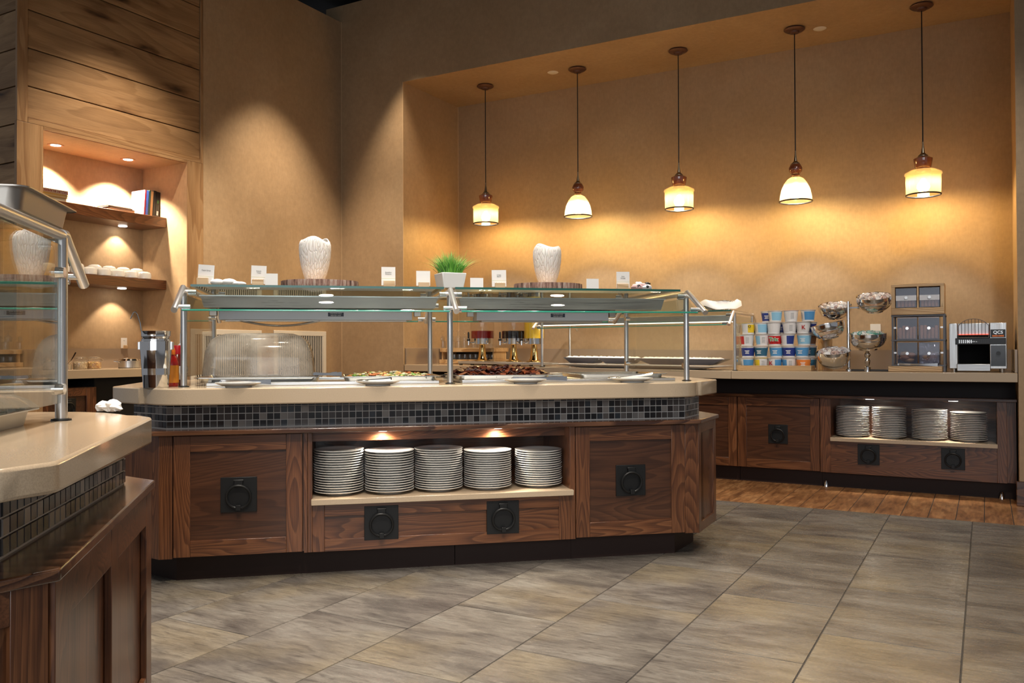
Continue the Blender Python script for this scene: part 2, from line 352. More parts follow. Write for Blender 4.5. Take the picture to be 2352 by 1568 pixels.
struct('lit_edge_1', MB().box(XL, XL+.004, YF-.004, YF, 0, 4.39), LIT_EDGE); struct('lit_edge_2', MB().box(XNL-.002, XNL+.002, YF-.002, YF+.002, .93, ZS), LIT_EDGE); struct('lit_edge_3', MB().box(XNL, XNL+.004, YN-.004, YN, .93, ZS), LIT_EDGE)
# floor tiles: rows of 0.46 m, staggered, every tile an object
TW, TL, JT = .4605, .69, .0028
def tilemesh(w, l, m, h=.003):
    b = .0012; return MB().add([(-w/2, -l/2, -h), (w/2, -l/2, -h), (w/2, l/2, -h), (-w/2, l/2, -h), (-w/2+b, -l/2+b, 0), (w/2-b, -l/2+b, 0), (w/2-b, l/2-b, 0), (-w/2+b, l/2-b, 0)],
        [(3, 2, 1, 0), (4, 5, 6, 7), (0, 1, 5, 4), (1, 2, 6, 5), (2, 3, 7, 6), (3, 0, 4, 7)]).mesh('tile', m, None, 0)
tcache = {}
YB = 5.866                                  # border between slate tile and plank floor
XT0 = -.080                                 # joint running away from the camera on the right
def rowoff(c): return 2.61 if c % 2 == 0 else 2.95    # every other column is shifted by half a tile
for c in range(-13, 7):
    x1 = XT0+c*TW; xc = x1-TW/2
    y = rowoff(c) % TL-TL*3
    while y < YB:
        y0, y1 = y, min(y+TL, YB); y += TL
        if y1-y0 < .02 or y1 < -.9: continue
        key = round(y1-y0, 2)
        if key not in tcache: tcache[key] = tilemesh(TW-.0042, key-JT, FT)
        o = bpy.data.objects.new('tile', tcache[key]); COL.objects.link(o); o.parent = fl; o.location = (xc, (y0+y1)/2, 0)
pw = .1548; pm = {}
xj = atz(2261, 1198).x
for k in range(-37, 20):
    x0 = xj+k*pw
    if x0 < XL+.02: continue
    segs = [(YB, YB+.62), (YB+.62, 7.5)] if k % 3 == 1 else [(YB, 7.5)] if k % 3 == 0 else [(YB, YB+.95), (YB+.95, 7.5)]
    if x0 > XNR-.02: segs = [(YB, YF)]
    for a, b in segs:
        key = round(b-a, 2)
        if key not in pm: pm[key] = tilemesh(pw-.004, key-.004, FP)
        o = bpy.data.objects.new('plank', pm[key]); COL.objects.link(o); o.parent = fl; o.location = (x0+pw/2, (a+b)/2, 0)
# board-clad bay on the left wall
bay = thing('board_cladding', 'knotty wooden board cladding with pale oak frame above the lit bookshelf recess', 'wall cladding', T(XL, 3.31, 0))
zj = [2.655, 2.872, 3.134, 3.396, 3.658, 3.92, 4.182, 4.36]
for a, b in zip(zj, zj[1:]):
    MB().box(XL-.028, XL-.008, 3.392, 4.838, a+.004, b-.004).part('board', KNOT, bay, .002)
zs = [.93, 1.30, 1.56, 1.82, 2.08, 2.345, 2.603, 2.857, 3.113, 3.375, 3.64, 3.90, 4.16, 4.36]
for a, b in zip(zs, zs[1:]):
    MB().box(-7.6, XL-.02, 3.325, 3.345, a+.004, b-.004).part('board', KNOTX, bay, .002)
MB().box(-7.6, XL-.02, 3.345, 3.358, 0, 4.36).part('backing', DARK, bay); MB().box(XL-.028, XL-.0265, 3.39, 4.84, 2.66, 4.36).part('backing', DARK, bay)
MB().box(XL-.02, XL, 3.315, 3.39, 2.62, 4.36).part('corner_post', BAYZ, bay, .003)
MB().box(XL-.029, XL, 4.838, 4.868, 2.6205, 4.36).part('side_stile', BAYZ, bay, .002)
MB().box(XL-.029, XL, 3.315, 3.499, 0, 2.6195).part('stile', BAYZ, bay, .002)
MB().box(XL-.0045, XL, 4.706, 4.868, 0, 2.6195).part('stile', BAYZ, bay, .001)
MB().box(XL-.029, XL, 3.391, 4.837, 2.6205, 2.656).part('header', BAYY, bay, .001); MB().box(XL-.012, XL, 3.5005, 4.704, 2.598, 2.6195).part('header_lip', BAYY, bay)
# recess shelves with puck lights
def recess_shelf(z0, z1, label, pxl):
    t = thing('floating_shelf', label, 'shelf', T(-6.07, 4.1, z0))
    MB().box(-6.22, -5.92, 3.50, 4.704, z0, z1).part('board', SHELF, t, .003)
    p = atz(*pxl, z0); MB().lathe([(0, -.002), (.030, -.002), (.034, 0), (.034, .004), (0, .004)], (p.x, p.y, z0-.003), 20).part('puck_light', GLOW, t)
    spot((p.x-.0, p.y, z0-.012), (p.x-.10, p.y, z0-1), 9, 95, .35, WARM, .02, 'puck_beam')
    return t
GLOW = plain('lamp_glow', (1, .95, .85), .5, emit=(1, .93, .82), es=9)
recess_shelf(2.085, 2.168, 'dark walnut floating shelf with books, upper of the two in the recess', (282, 519))
recess_shelf(1.572, 1.648, 'dark walnut floating shelf with white bowls, lower of the two in the recess', (280, 662))
for i, p in enumerate(((128, 333), (294, 366))):
    q = atz(*p, 2.60); t = thing('recessed_spotlight', ('recessed spotlight at the left end of the bookshelf recess ceiling', 'recessed spotlight near the books in the recess ceiling')[i], 'light', T(q.x, q.y, 2.6))
    MB().lathe([(.030, -.001), (.050, -.006), (.056, -.004), (.058, 0)], (q.x, q.y, 2.6), 24).part('trim_ring', plain('copper_trim', (.55, .33, .2), .4), t)
    MB().lathe([(0, -.003), (.036, -.003), (.036, 0)], (q.x, q.y, 2.6), 20).part('lamp', GLOW, t)
    spot((q.x, q.y, 2.588), (q.x-.10, q.y+.02, 1.7), 120, 104, .45, (1, .84, .62), .02)
# recessed cans in the niche soffit
for i, p in enumerate(((1270, 166.5), (1883, 66))):
    q = atz(*p, ZS)
    t = MB().lathe([(0, -.006), (.040, -.006), (.052, 0)], (q.x, q.y, ZS), 20).top('sprinkler_cover', CREAM, ('round cream ceiling cover disc between the first and second pendant lamps', 'round cream ceiling cover disc between the fourth and fifth pendant lamps')[i], 'cover plate', M=T(q.x, q.y, ZS))
# ------------------------------------------------------------------ pendant lamps
def amberglass(name, col, em, es, tr):
    m = bpy.data.materials.new(name); m.use_nodes = True; nt = m.node_tree; nt.nodes.clear()
    o = N(nt, 'ShaderNodeOutputMaterial'); t = N(nt, 'ShaderNodeBsdfTransparent'); t.inputs[0].default_value = (*col, 1)
    g = N(nt, 'ShaderNodeBsdfGlossy'); g.inputs['Roughness'].default_value = .05; l = N(nt, 'ShaderNodeBsdfTranslucent'); l.inputs[0].default_value = (*col, 1)
    e = N(nt, 'ShaderNodeEmission'); e.inputs[0].default_value = (*em, 1); e.inputs[1].default_value = es
    a = N(nt, 'ShaderNodeMixShader'); a.inputs[0].default_value = tr; nt.links.new(l.outputs[0], a.inputs[1]); nt.links.new(t.outputs[0], a.inputs[2])
    b = N(nt, 'ShaderNodeMixShader'); b.inputs[0].default_value = .07; nt.links.new(a.outputs[0], b.inputs[1]); nt.links.new(g.outputs[0], b.inputs[2])
    ad = N(nt, 'ShaderNodeAddShader'); nt.links.new(b.outputs[0], ad.inputs[0]); nt.links.new(e.outputs[0], ad.inputs[1]); nt.links.new(ad.outputs[0], o.inputs[0]); return m
DRUMG = amberglass('amber_seeded_glass', (1, .82, .52), (1, .60, .22), .20, .965)
DOMEGL = amberglass('honey_opal_glass', (1, .86, .58), (1, .66, .27), .34, .92)
FINIAL = plain('brown_blown_glass', (.19, .055, .022), .05, coat=1)
BRONZE = plain('dark_bronze', (.012, .008, .006), .4); BULB = plain('bulb_glow', (1, .9, .7), .5, emit=(1, .82, .52), es=22); PEW = steel('pewter', (.3, .26, .2), .3); BRC = plain('brown_cap', (.13, .06, .04), .4, .4)
def pendant(kind, x, y, zb, lab):
    t = thing('pendant_lamp', lab, 'lamp', T(x, y, ZS), 'pendant lamps over the back counter')
    c = (x, y, 0)
    MB().lathe([(.075, ZS), (.083, ZS-.012), (.070, ZS-.022), (.040, ZS-.026), (.034, ZS-.040), (.010, ZS-.044), (0, ZS-.044)], c, 28).part('canopy', BRC, t)
    zt = zb+.375 if kind == 'drum' else zb+.385
    MB().cyl((x, y, zt), (x, y, ZS-.03), .0045, seg=8).part('cord', BLACK, t)
    MB().lathe([(.006, zt+.03), (.006, zt), (.014, zt-.055), (.035, zt-.075), (.035, zt-.082), (0, zt-.082)], c, 16).part('socket_cap', PEW, t)
    if kind == 'drum':
        MB().lathe([(.022, zb+.300), (.050, zb+.288), (.068, zb+.276), (.067, zb+.262), (.057, zb+.212), (.050, zb+.204), (.050, zb+.196), (.055, zb+.186)], c, 28).part('glass_neck', FINIAL, t)
        MB().lathe([(.05, zb+.196), (.09, zb+.190), (.128, zb+.170), (.132, zb+.158), (.124, zb+.150), (.122, zb+.02), (.118, zb+.002), (.115, zb+.002), (.119, zb+.02), (.121, zb+.148), (.126, zb+.160), (.088, zb+.186), (.05, zb+.19)], c, 36).part('shade', DRUMG, t)
        rr = .120
    else:
        MB().lathe([(.02, zb+.318), (.042, zb+.300), (.054, zb+.272), (.050, zb+.246), (.030, zb+.222), (.038, zb+.212), (.026, zb+.200), (.036, zb+.192)], c, 28).part('glass_neck', FINIAL, t)
        p = [(.036, .200), (.062, .186), (.090, .150), (.112, .100), (.124, .045), (.127, .003)]
        MB().lathe([(r, zb+z) for r, z in p]+[(r-.004, zb+z) for r, z in p[::-1]], c, 36).part('shade', DOMEGL, t)
        rr = .127
    MB().tube([(x+rr*math.cos(a*PI/18), y+rr*math.sin(a*PI/18), zb+.003) for a in range(36)], .0062, 8, True).part('rim_ring', BRONZE, t)
    MB().lathe([(.015, zb+.125), (.02, zb+.11), (.042, zb+.085), (.046, zb+.06), (.034, zb+.034), (0, zb+.024)], c, 16).part('bulb', BULB, t)
    spot((x, y, zb+.135), (x, y, 0), 38, 178, .45, (1, .99, .95), .03, 'pendant_beam')
    point((x, y, zb+.10), 1.2, (1, .78, .48), .04)
for i, (k, px, py) in enumerate((('drum', 1116, 517), ('dome', 1328, 501), ('drum', 1560, 484), ('dome', 1828, 467), ('drum', 2121, 452))):
    zc = atY(px, py, 7.09); w = ('leftmost', 'second from left', 'middle', 'second from right', 'rightmost')[i]
    pendant(k, zc.x, 7.09, zc.z+.012, w+(' pendant lamp, amber drum glass shade with brown glass cap' if k == 'drum' else ' pendant lamp, honey coloured dome shade under brown glass ball'))
# ------------------------------------------------------------------ cabinets
def ring_handle(mbM, parent, s=.16):
    """black square plate with a hinged ring; mbM places its centre on the panel, x to the right, -y out"""
    h = s/2
    MB(mbM).box(-h, h, -.008, .002, -h, h).part('handle_plate', IRON, parent, .0015)
    m = MB(mbM); r = s*.33
    m.tube([(r*math.sin(a*PI/12), -.022-.006*math.cos(a*PI/12), -.008+r*math.cos(a*PI/12)) for a in range(24)], .0062, 8, True)
    m.part('handle_ring', IRON, parent)
    m = MB(mbM); m.box(-.018, .018, -.022, -.006, h-.034, h-.012); m.cyl((-.022, -.016, h-.014), (.022, -.016, h-.014), .006, seg=10)
    m.part('handle_clasp', IRON, parent, .001)
    MB(mbM).box(-.011, .011, -.036, -.018, -h+.012, -h+.036).part('striker', IRON, parent, .001)
def door(M, w, z0, z1, parent, st=.072, handle=True, hz=None, name='door', panel=None, hs=.16):
    """frame-and-panel front: local x 0..w, face at y=0, z absolute"""
    d = MB(M).box(st-.003, w-st+.003, .012, .018, z0+st-.003, z1-st+.003).part(name, panel or OAKP, parent)
    for a in (0, w-st): MB(M).box(a, a+st, 0, .02, z0, z1).part('stile', OAKZ, d, .0015)
    for a in (z1-st, z0): MB(M).box(st, w-st, .0005, .02, a, a+st).part('rail', OAKX, d, .0015)
    if handle: ring_handle(M @ T(w/2, .012, hz if hz is not None else (z0+z1)/2), d, hs)
    return d
CUF, VF, VK = .49, 4.05, 4.14                # island centre line, cabinet face, toe kick face
ZC0, ZC1 = .118, .677
def IS(v=0): return IM @ T(0, v, 0)
# left cabinet of the centre island
cl = thing('base_cabinet', 'stained oak cabinet with a ring-handled door at the left end of the central island', 'cabinet', IT(-.46, 4.5, 0))
MB(IM).prism([(-.80, VF), (-.742, VF), (-.742, VF+.03), (-.16, VF+.03), (-.16, 5.30), (-1.08, 5.0), (-1.08, 4.33)], ZC0, ZC1).part('carcass', OAKZ, cl, .002)
MB(IM).box(-.165, -.150, VF, VF+.03, ZC0, ZC1).part('stile', OAKZ, cl)
door(IM @ T(-.738, VF-.004, 0), .565, .124, .672, cl)
MB(IM).prism([(-.74, VK), (-.165, VK), (-.165, 5.2), (-1.0, 5.0), (-1.0, 4.40)], 0, ZC0).part('toe_kick', KICK, cl)
# middle plate cabinet
cm = thing('plate_cabinet', 'stained oak cabinet with an open lit plate shelf in the middle of the central island', 'cabinet', IT(.49, 4.5, 0))
MB(IM).box(-.148, -.128, VF-.002, 4.62, ZC0, ZC1).part('side_panel', OAKZ, cm, .0015); MB(IM).box(1.115, 1.142, VF-.002, 4.62, ZC0, ZC1).part('side_panel', OAKZ, cm, .0015)
MB(IM).box(-.128, 1.115, 4.60, 4.62, ZC0, ZC1).part('back_panel', OAKX, cm)
MB(IM).box(-.128, 1.115, VF+.10, VF+.118, .622, ZC1).part('light_valance', OAKX, cm)
MB(IM).box(-.128, 1.115, VF+.118, 4.60, .655, ZC1).part('top_panel', OAKX, cm)
MB(IM).box(-.132, 1.128, VF-.028, 4.60, .338, .366).part('shelf_slab', STONE, cm, .003)
door(IM @ T(-.128, VF-.002, 0), 1.243, .118, .337, cm, st=.056, handle=False, name='drawer_front', panel=OAKX)
for px in (876, 1155):
    p = ativ(px, 1195, VF); ring_handle(IM @ T(p.x, VF-.002+.006, .242), cm, .16)
MB(IM).box(-.165, .55, VK, VK+.3, 0, ZC0-.001).part('toe_kick', KICK, cm); MB(IM).box(.553, 1.142, VK, VK+.3, 0, ZC0-.001).part('toe_kick', KICK, cm)
# (small puck lamps above the plates)
for u in (.20, .76):
    t_ = MB(IM).lathe([(0, -.006), (.030, -.006), (.034, 0), (0, 0)], (u, VF+.055, ZC1-.001), 20).part('puck_lamp', GLOW, cm)
    w = IM @ Vector((u, VF+.055, ZC1-.012)); w2 = IM @ Vector((u, VF+.14, .37)); spot(w, w2, 16, 135, .8, (1, .88, .72), .02, 'shelf_beam')
# right cabinet
cr = thing('base_cabinet', 'stained oak cabinet with a ring-handled door and angled corner, right end of the central island', 'cabinet', IT(1.55, 4.5, 0))
MB(IM).prism([(1.143, VF+.03), (1.722, VF+.03), (1.722, VF), (1.785, VF), (2.012, 4.335), (2.012, 5.0), (1.75, 5.30), (1.143, 5.30)], ZC0, ZC1).part('carcass', OAKZ, cr, .002)
door(IM @ T(1.145, VF-.004, 0), .575, .124, .672, cr, hs=.155)
ca = math.atan2(4.335-VF, 2.012-1.785); lc = math.hypot(4.335-VF, 2.012-1.785)
door(IM @ T(1.785, VF, 0, ca) @ T(0, -.012, 0), lc, ZC0, ZC1, cr, st=.05, handle=False, name='corner_panel')
MB(IM).prism([(1.143, VK), (1.70, VK), (1.90, 4.36), (1.90, 5.0), (1.143, 5.2)], 0, ZC0-.001).part('toe_kick', KICK, cr)
# stone worktop, tiled riser and oak ledge of the island
def arc(cx, cy, r, a0, a1, n=6): return [(cx+r*math.cos(math.radians(lerp(a0, a1, i/n))), cy+r*math.sin(math.radians(lerp(a0, a1, i/n)))) for i in range(n+1)]
def mosaic(path, z0, z1, parent, budget, pitch=.0318, grout=.0032, out=.0015, stuffmb=None, rnd=None):
    """tiles along a wall path (list of (x,y) in frame M, outside on the right-hand side when walking)"""
    rnd = rnd or random.Random(3); tiles = []
    for (xa, ya), (xb, yb) in zip(path, path[1:]):
        L = math.hypot(xb-xa, yb-ya); n = max(1, round(L/pitch)); a = math.atan2(yb-ya, xb-xa)
        for i in range(n):
            row = 0; z = z0+.004
            while z < z1-.006:
                h = min(pitch-grout, z1-z); tiles.append((xa, ya, a, L*i/n+grout/2, L*(i+1)/n-grout/2, z, z+h)); z += pitch
    return tiles
MCACHE = {}
def place_tiles(tiles, F0, parent, near=None, limit=300):
    rnd = random.Random(5)
    if near: tiles.sort(key=near)
    st = MB(F0); pinv = MAT[parent.name].inverted(); cis = []
    for k, (xa, ya, a, s0, s1, z, z2) in enumerate(tiles):
        if k < limit:
            ci = rnd.choice((0, 0, 1, 6, 2, 3, 4, 5, 6, 0, 1, 2, 6, 7)); key = (round(s1-s0, 3), round(z2-z, 3), ci)
            if key not in MCACHE:
                w, h = s1-s0, z2-z; b = .0012
                MCACHE[key] = MB().add([(0, 0, 0), (w, 0, 0), (w, 0, h), (0, 0, h), (b, -.003, b), (w-b, -.003, b), (w-b, -.003, h-b), (b, -.003, h-b)],
                    [(0, 1, 2, 3), (7, 6, 5, 4), (4, 5, 1, 0), (5, 6, 2, 1), (6, 7, 3, 2), (7, 4, 0, 3)]).mesh('tile', TILES[ci], None, 0)
            o = bpy.data.objects.new('tile', MCACHE[key]); COL.objects.link(o); o.parent = parent
            o.matrix_local = pinv @ F0 @ T(xa, ya, 0, a) @ T(s0, .0012, z)
        else:
            Mx = st.M; st.M = F0 @ T(xa, ya, 0, a); st.box(s0, s1, -.0018, .001, z, z2); st.M = Mx; cis.append(rnd.choice((0, 0, 1, 6, 2, 3, 4, 5, 6, 0, 1, 2, 6, 7)))
    if len(tiles) > limit:
        o = st.part('tile_row', TILES[0], parent, stuff=True, smooth=0)
        for t in TILES[1:]: o.data.materials.append(t)
        for p in o.data.polygons: p.material_index = cis[p.index//6]
ct = thing('serving_counter', 'beige stone serving counter with mosaic-tiled riser and oak ledge, central island', 'counter', IT(.49, 4.6, .68))
top = [(-.66, 3.975), (1.60, 3.975)]+[(1.66, 3.98), (1.72, 4.0), (1.77, 4.035), (1.80, 4.075), (1.815, 4.10), (1.84, 4.105), (2.02, 4.31), (2.03, 4.33), (2.03, 5.04), (2.02, 5.06), (1.80, 5.30), (1.7, 5.39), (-.72, 5.39), (-.82, 5.30), (-1.06, 5.06), (-1.065, 4.34), (-1.055, 4.31), (-.90, 4.12), (-.872, 4.115), (-.855, 4.085), (-.81, 4.03), (-.74, 3.985)]
MB(IM).prism(top, .814, .890).part('worktop', STONE, ct, .006, smooth=40)
MB(IM).prism([(-.82, VF-.045), (1.79, VF-.045), (2.035, 4.315), (2.035, 5.03), (1.79, 5.36), (-.82, 5.36), (-1.10, 5.03), (-1.10, 4.32)], ZC1, .699).part('ledge', CAPW, ct, .004)
MB(IM).prism([(-.78, 4.115), (1.75, 4.115), (1.915, 4.31), (1.915, 5.05), (1.75, 5.26), (-.78, 5.26), (-.965, 5.05), (-.965, 4.32)], .699, .814).part('riser', GROUT, ct)
tl = mosaic([(-.965, 4.32), (-.78, 4.113), (1.75, 4.113), (1.915, 4.31), (1.915, 4.60)], .700, .813, ct, 300)
place_tiles(tl, IM, ct, near=lambda t: (t[5] > .79, t[1] > 4.114 and t[0] > 1.8, abs(t[0]+t[3]-.3)))
# stainless food wells set in the worktop
def well(u0, u1, v0, v1, label):
    t = thing('food_well', label, 'food well', IT((u0+u1)/2, (v0+v1)/2, .89))
    m = MB(IM); z = .905
    m.box(u0, u1, v0, v0+.018, .8902, z).box(u0, u1, v1-.018, v1, .8902, z).box(u0, u0+.018, v0+.018, v1-.018, .8902, z).box(u1-.018, u1, v0+.018, v1-.018, .8902, z)
    m.part('rim', BRUSHX, t, .002); MB(IM).box(u0+.018, u1-.018, v0+.018, v1-.018, .8902, .893).part('basin', SATIN, t); return t
well(-.62, .485, 4.20, 5.00, 'long stainless food well in the left half of the central island')
well(.60, 1.735, 4.20, 5.00, 'long stainless food well in the right half of the central island')
# ------------------------------------------------------------------ plates
def plate_proto(name, r, label, M, group):
    s = r/.12
    prof = [(0, .0), (.066*s, .0), (.070*s, .0045), (.085*s, .0065), (.112*s, .0135), (.1195*s, .0165), (.1205*s, .0195), (.117*s, .0200), (.108*s, .0165), (.075*s, .0105), (.060*s, .0085), (0, .008)]
    return MB(M).lathe(prof, (0, 0, 0), 40).top(name, CHINA, label, 'plate', group, M)
def stack(proto, M, n, pitch, desc, first=False):
    rnd = random.Random(n*7+len(desc))
    for k in range(n):
        o = proto if (first and k == 0) else proto.copy()
        if o is not proto: COL.objects.link(o)
        j = rnd.uniform(-.001, .001), rnd.uniform(-.002, .002)
        o.matrix_world = M @ T(j[0], j[1], k*pitch, rnd.uniform(0, 6))
        i = n-k
        o['label'] = 'white plate, %s %s' % ('topmost' if i == 1 else 'lowest' if k == 0 else ORD[i]+' from the top' if i <= n/2 else ORD[k+1]+' from the bottom', desc)
        o['group'] = 'dinner plates stacked under the counters'
pp = None; upx = -9
for i, (x0, x1, yt, yb, n) in enumerate(((707, 824, 1023, 1133, 18), (828, 941, 1025, 1128, 17), (951, 1064, 1020, 1124, 18), (1066, 1174, 1024, 1116, 17), (1183, 1291, 1023, 1111, 16))):
    v = (4.185, 4.17, 4.19, 4.185, 4.20)[i]; p = ativ((x0+x1)/2, yb, v); 
    p.x = min(max(p.x, -.0065, upx+.2425), .990); upx = p.x
    if pp is None: pp = plate_proto('plate', .1195, '', T(0, 0, 0), None)
    zt = ativ((x0+x1)/2, yt+7, v).z; pitch = (zt-.366-.0195)/(n-1)
    stack(pp, IT(p.x, v, .3662), n, pitch, 'in the %s stack in the central island' % ('leftmost', 'second from left', 'middle', 'second from right', 'rightmost')[i], i == 0)
# ------------------------------------------------------------------ sneeze guards
def guard(M, us, vf, vb, zb_, zt, label, ends=(), reach=.24, drop=.115, r=.0145, endpan=True, backslant=True, inset=0, glass=None):
    """posts at u in us; top glass between; slanted front glass; local frame M (x long, y depth)"""
    zf = zb_ if callable(zb_) else (lambda u: zb_)
    t = thing('sneeze_guard', label, 'sneeze guard', M @ T((us[0]+us[-1])/2, (vf+vb)/2, zf(us[0])))
    for u in us:
        zb = zf(u)
        for v, dr in ((vf, -1), (vb, 1)):
            p = MB(M).cyl((u, v, zb), (u, v, zt-.01), r, seg=20).part('post', BRUSH, t)
            MB(M).lathe([(0, 0), (r+.010, 0), (r+.009, .004), (r, .006)], (u, v, zb), 20).part('base_ring', IRON, p)
            MB(M).tube([(u, v-dr*.002, zt-.002), (u, v+dr*.02, zt+.001), (u, v+dr*reach, zt-drop)], r*.95, 16).part('slant_tube', SATIN, t)
            if dr < 0 or backslant:
                for f in (.12, .80):
                    z = lerp(zt, zt-drop, f)-.004; vv = v+dr*reach*f
                    w0, w1 = (.055, .055) if us[0] < u < us[-1] else ((0, .06) if u == us[0] else (.06, 0))
                    MB(M).cyl((u-w0, vv, z), (u+w1, vv, z), .0085, seg=12).part('clamp', SATIN, t)
                    if w0: MB(M).cyl((u-w0, vv, z-.012), (u-w0+.035, vv, z-.012), .009, seg=12).part('clamp', CHROME, t)
                    if w1: MB(M).cyl((u+w1-.035, vv, z-.012), (u+w1, vv, z-.012), .009, seg=12).part('clamp', CHROME, t)
        MB(M).cyl((u, vf, zt-.004), (u, vb, zt-.004), r*.9, seg=16).part('cross_rail', SATIN, t)
    g = .028
    for a, b in zip(us, us[1:]):
        MB(M).box(a+g, b-g, vf+.01, vb-.01, zt+.008, zt+.018).part('shelf_glass', ENDG, t)
        MB(M).box(a+g, b-g, vf+.0075, vf+.0105, zt+.0075, zt+.0185).part('glass_edge', plain_edge, t)
        for v, dr in ((vf, -1), (vb, 1)):
            if dr > 0 and not backslant: continue
            v0, z0_, v1, z1_ = v+dr*.015, zt+.002, v+dr*(reach-.03), zt-drop+.002
            n = Vector((0, z0_-z1_, v1-v0)).normalized()*.004*(1 if v1 > v0 else -1)
            q = [(v0, z0_), (v1, z1_)]
            m = MB(M); vs = []
            for u in (a+g, b-g):
                for (v_, z_) in q:
                    vs += [(u, v_-abs(n.y)*1, z_+n.z*0-.003), (u, v_+abs(n.y)*1, z_+.003)]
            m.add(vs, [(0, 1, 3, 2), (4, 6, 7, 5), (0, 2, 6, 4), (1, 5, 7, 3), (0, 4, 5, 1), (2, 3, 7, 6)]).part('slanted_glass', ENDG, t)
            MB(M).box(a+g, b-g, v1-.005, v1+.005, z1_-.004, z1_+.004).part('glass_edge', GEDGE, t, .002)
    if endpan:
        for u in ends:
            MB(M).prism([(u-.003+inset, vf+r+.004), (u+.003+inset, vf+r+.004), (u+.003, vb-r*.5), (u-.003, vb-r*.5)], zb+.045, zt-.03).part('end_glass', glass or ENDG, t)
            for v in (vf+.02, vb-.02):
                for z in (zb+.08, zt-.10): MB(M).cyl((u-.014+inset*(v < (vf+vb)/2), v, z), (u+.014+inset*(v < (vf+vb)/2), v, z), .014, seg=16).part('glass_clip', CHROME, t)
    return t
plain_edge = plain('dark_green_edge', (.02, .10, .08), .15)
VP0, VP1 = 4.17, 5.12
UL, UMM, UR = -.714, .536, 1.786
sg = guard(IM, (UL, UMM, UR), VP0, VP1, .89, 1.352, 'steel and glass sneeze guard on the central island with cards and vases on top', ends=(UL, UR))
# heat lamps hung under the glass shelf
def heater(M, u0, u1, fu0, fu1, label, tagx, cable=False, v0=4.38, v1=4.72, zt=1.334):
    t = thing('heat_lamp', label, 'heat lamp', M @ T((u0+u1)/2, (v0+v1)/2, 1.3))
    m = MB(M)                                # shallow steel hood: flange and sloping sides
    a = [(u0, v0), (u1, v0), (u1, v1), (u0, v1)]; d = .02
    top_ = [(x, y, zt) for x, y in a]; fl_ = [(x, y, zt-.006) for x, y in a]
    inn = [(u0+d*.3, v0+.006, zt-.006), (u1-d*.3, v0+.006, zt-.006), (u1-d*.3, v1-.006, zt-.006), (u0+d*.3, v1-.006, zt-.006)]
    low = [(u0+d, v0+.018, zt-.060), (u1-d, v0+.018, zt-.060), (u1-d, v1-.018, zt-.060), (u0+d, v1-.018, zt-.060)]
    vs = top_+fl_+inn+low
    f = [(0, 1, 2, 3), (12, 13, 14, 15)]
    for i in range(4):
        j = (i+1) % 4; f += [(i, j, 4+j, 4+i), (4+i, 4+j, 8+j, 8+i), (8+i, 8+j, 12+j, 12+i)]
    m.add(vs, f).part('hood', BRUSHX, t, smooth=20)
    MB(M).box(fu0, fu1, v0+.10, v1-.10, 1.215, 1.272).part('housing', plain('white_enamel', (.62, .63, .66), .3), t, .003)
    MB(M).box(fu0+.03, fu1-.03, v0+.12, v1-.12, 1.209, 1.2155).part('element_tray', DULL, t)
    for u in (fu0-.03, fu0+.12, fu1-.12, fu1+.03): MB(M).box(u-.018, u+.018, v0+.12, v0+.15, 1.236, 1.275).part('bracket', DULL, t, .002)
    lb = MB(M).box(tagx-.04, tagx+.04, v0+.0985, v0+.101, 1.234, 1.254).part('rating_label', plain('navy_label', (.03, .035, .06), .5), t)
    for k, s in enumerate(('CAUTION HOT', 'HEATED UNIT')): text(s, .0085, PAPER, t, M @ T(tagx, v0+.098, 1.249-.010*k) @ Matrix.Rotation(PI/2, 4, 'X'))
    if cable:
        m = MB(M); pts = [(lerp(fu0+.10, fu0+.50, i/24), v0+.125, 1.212-.026*math.sin(PI*i/24)) for i in range(25)]
        m.tube(pts, .0055, 8).part('flexible_conduit', DULL, t)
    return t
heater(IM, UL+.035, UMM-.03, -.60, .375, 'steel heat lamp hood with white housing under the left half of the glass shelf', -.02, True)
heater(IM, UMM+.07, UR-.03, .72, 1.46, 'steel heat lamp hood with white housing under the right half of the glass shelf', 1.17)
# ------------------------------------------------------------------ foreground island, seen end-on at the left
UE = -.485
fgc = thing('base_cabinet', 'stained oak end cabinet with two recessed panels, foreground island at left', 'cabinet', IT(-1.5, 2.0, 0))
wp = [(-.478, 1.525), (-.523, 2.455), (-.70, 2.68), (-3.2, 2.68), (-3.2, 1.31), (-.70, 1.31)]
MB(IM).prism(wp, .11, .677).part('carcass', OAKZ, fgc, .002)
FE = IM @ T(-.463, 1.525, 0, math.atan2(.93, -.045))               # end face frame: x runs along +v, -y points out of the end
for a, b in ((0, .075), (.44, .51), (.875, .95)): MB(FE).box(a, b, -.001, .015, .11, .677).part('stile', OAKZ, fgc, .002)
MB(FE).box(.075, .875, 0, .014, .59, .677).part('rail', OAKX, fgc, .002); MB(FE).box(.075, .875, 0, .014, .11, .19).part('rail', OAKX, fgc, .002)
a2 = math.atan2(1.31-1.525, -.70+.478)
M2 = IM @ T(-.70, 1.31, 0, a2+PI); l2 = math.hypot(.222, .215)
door(M2 @ T(0, -.012, 0), l2, .11, .677, fgc, st=.06, handle=False, name='corner_panel')
MB(IM).prism([(UE-.10, 1.6), (UE-.10, 2.4), (-.8, 2.6), (-3.2, 2.6), (-3.2, 1.4), (-.8, 1.4)], 0, .11).part('toe_kick', KICK, fgc)
fct = thing('serving_counter', 'beige stone serving counter with mosaic riser, foreground island at left', 'counter', IT(-1.5, 2.0, .68))
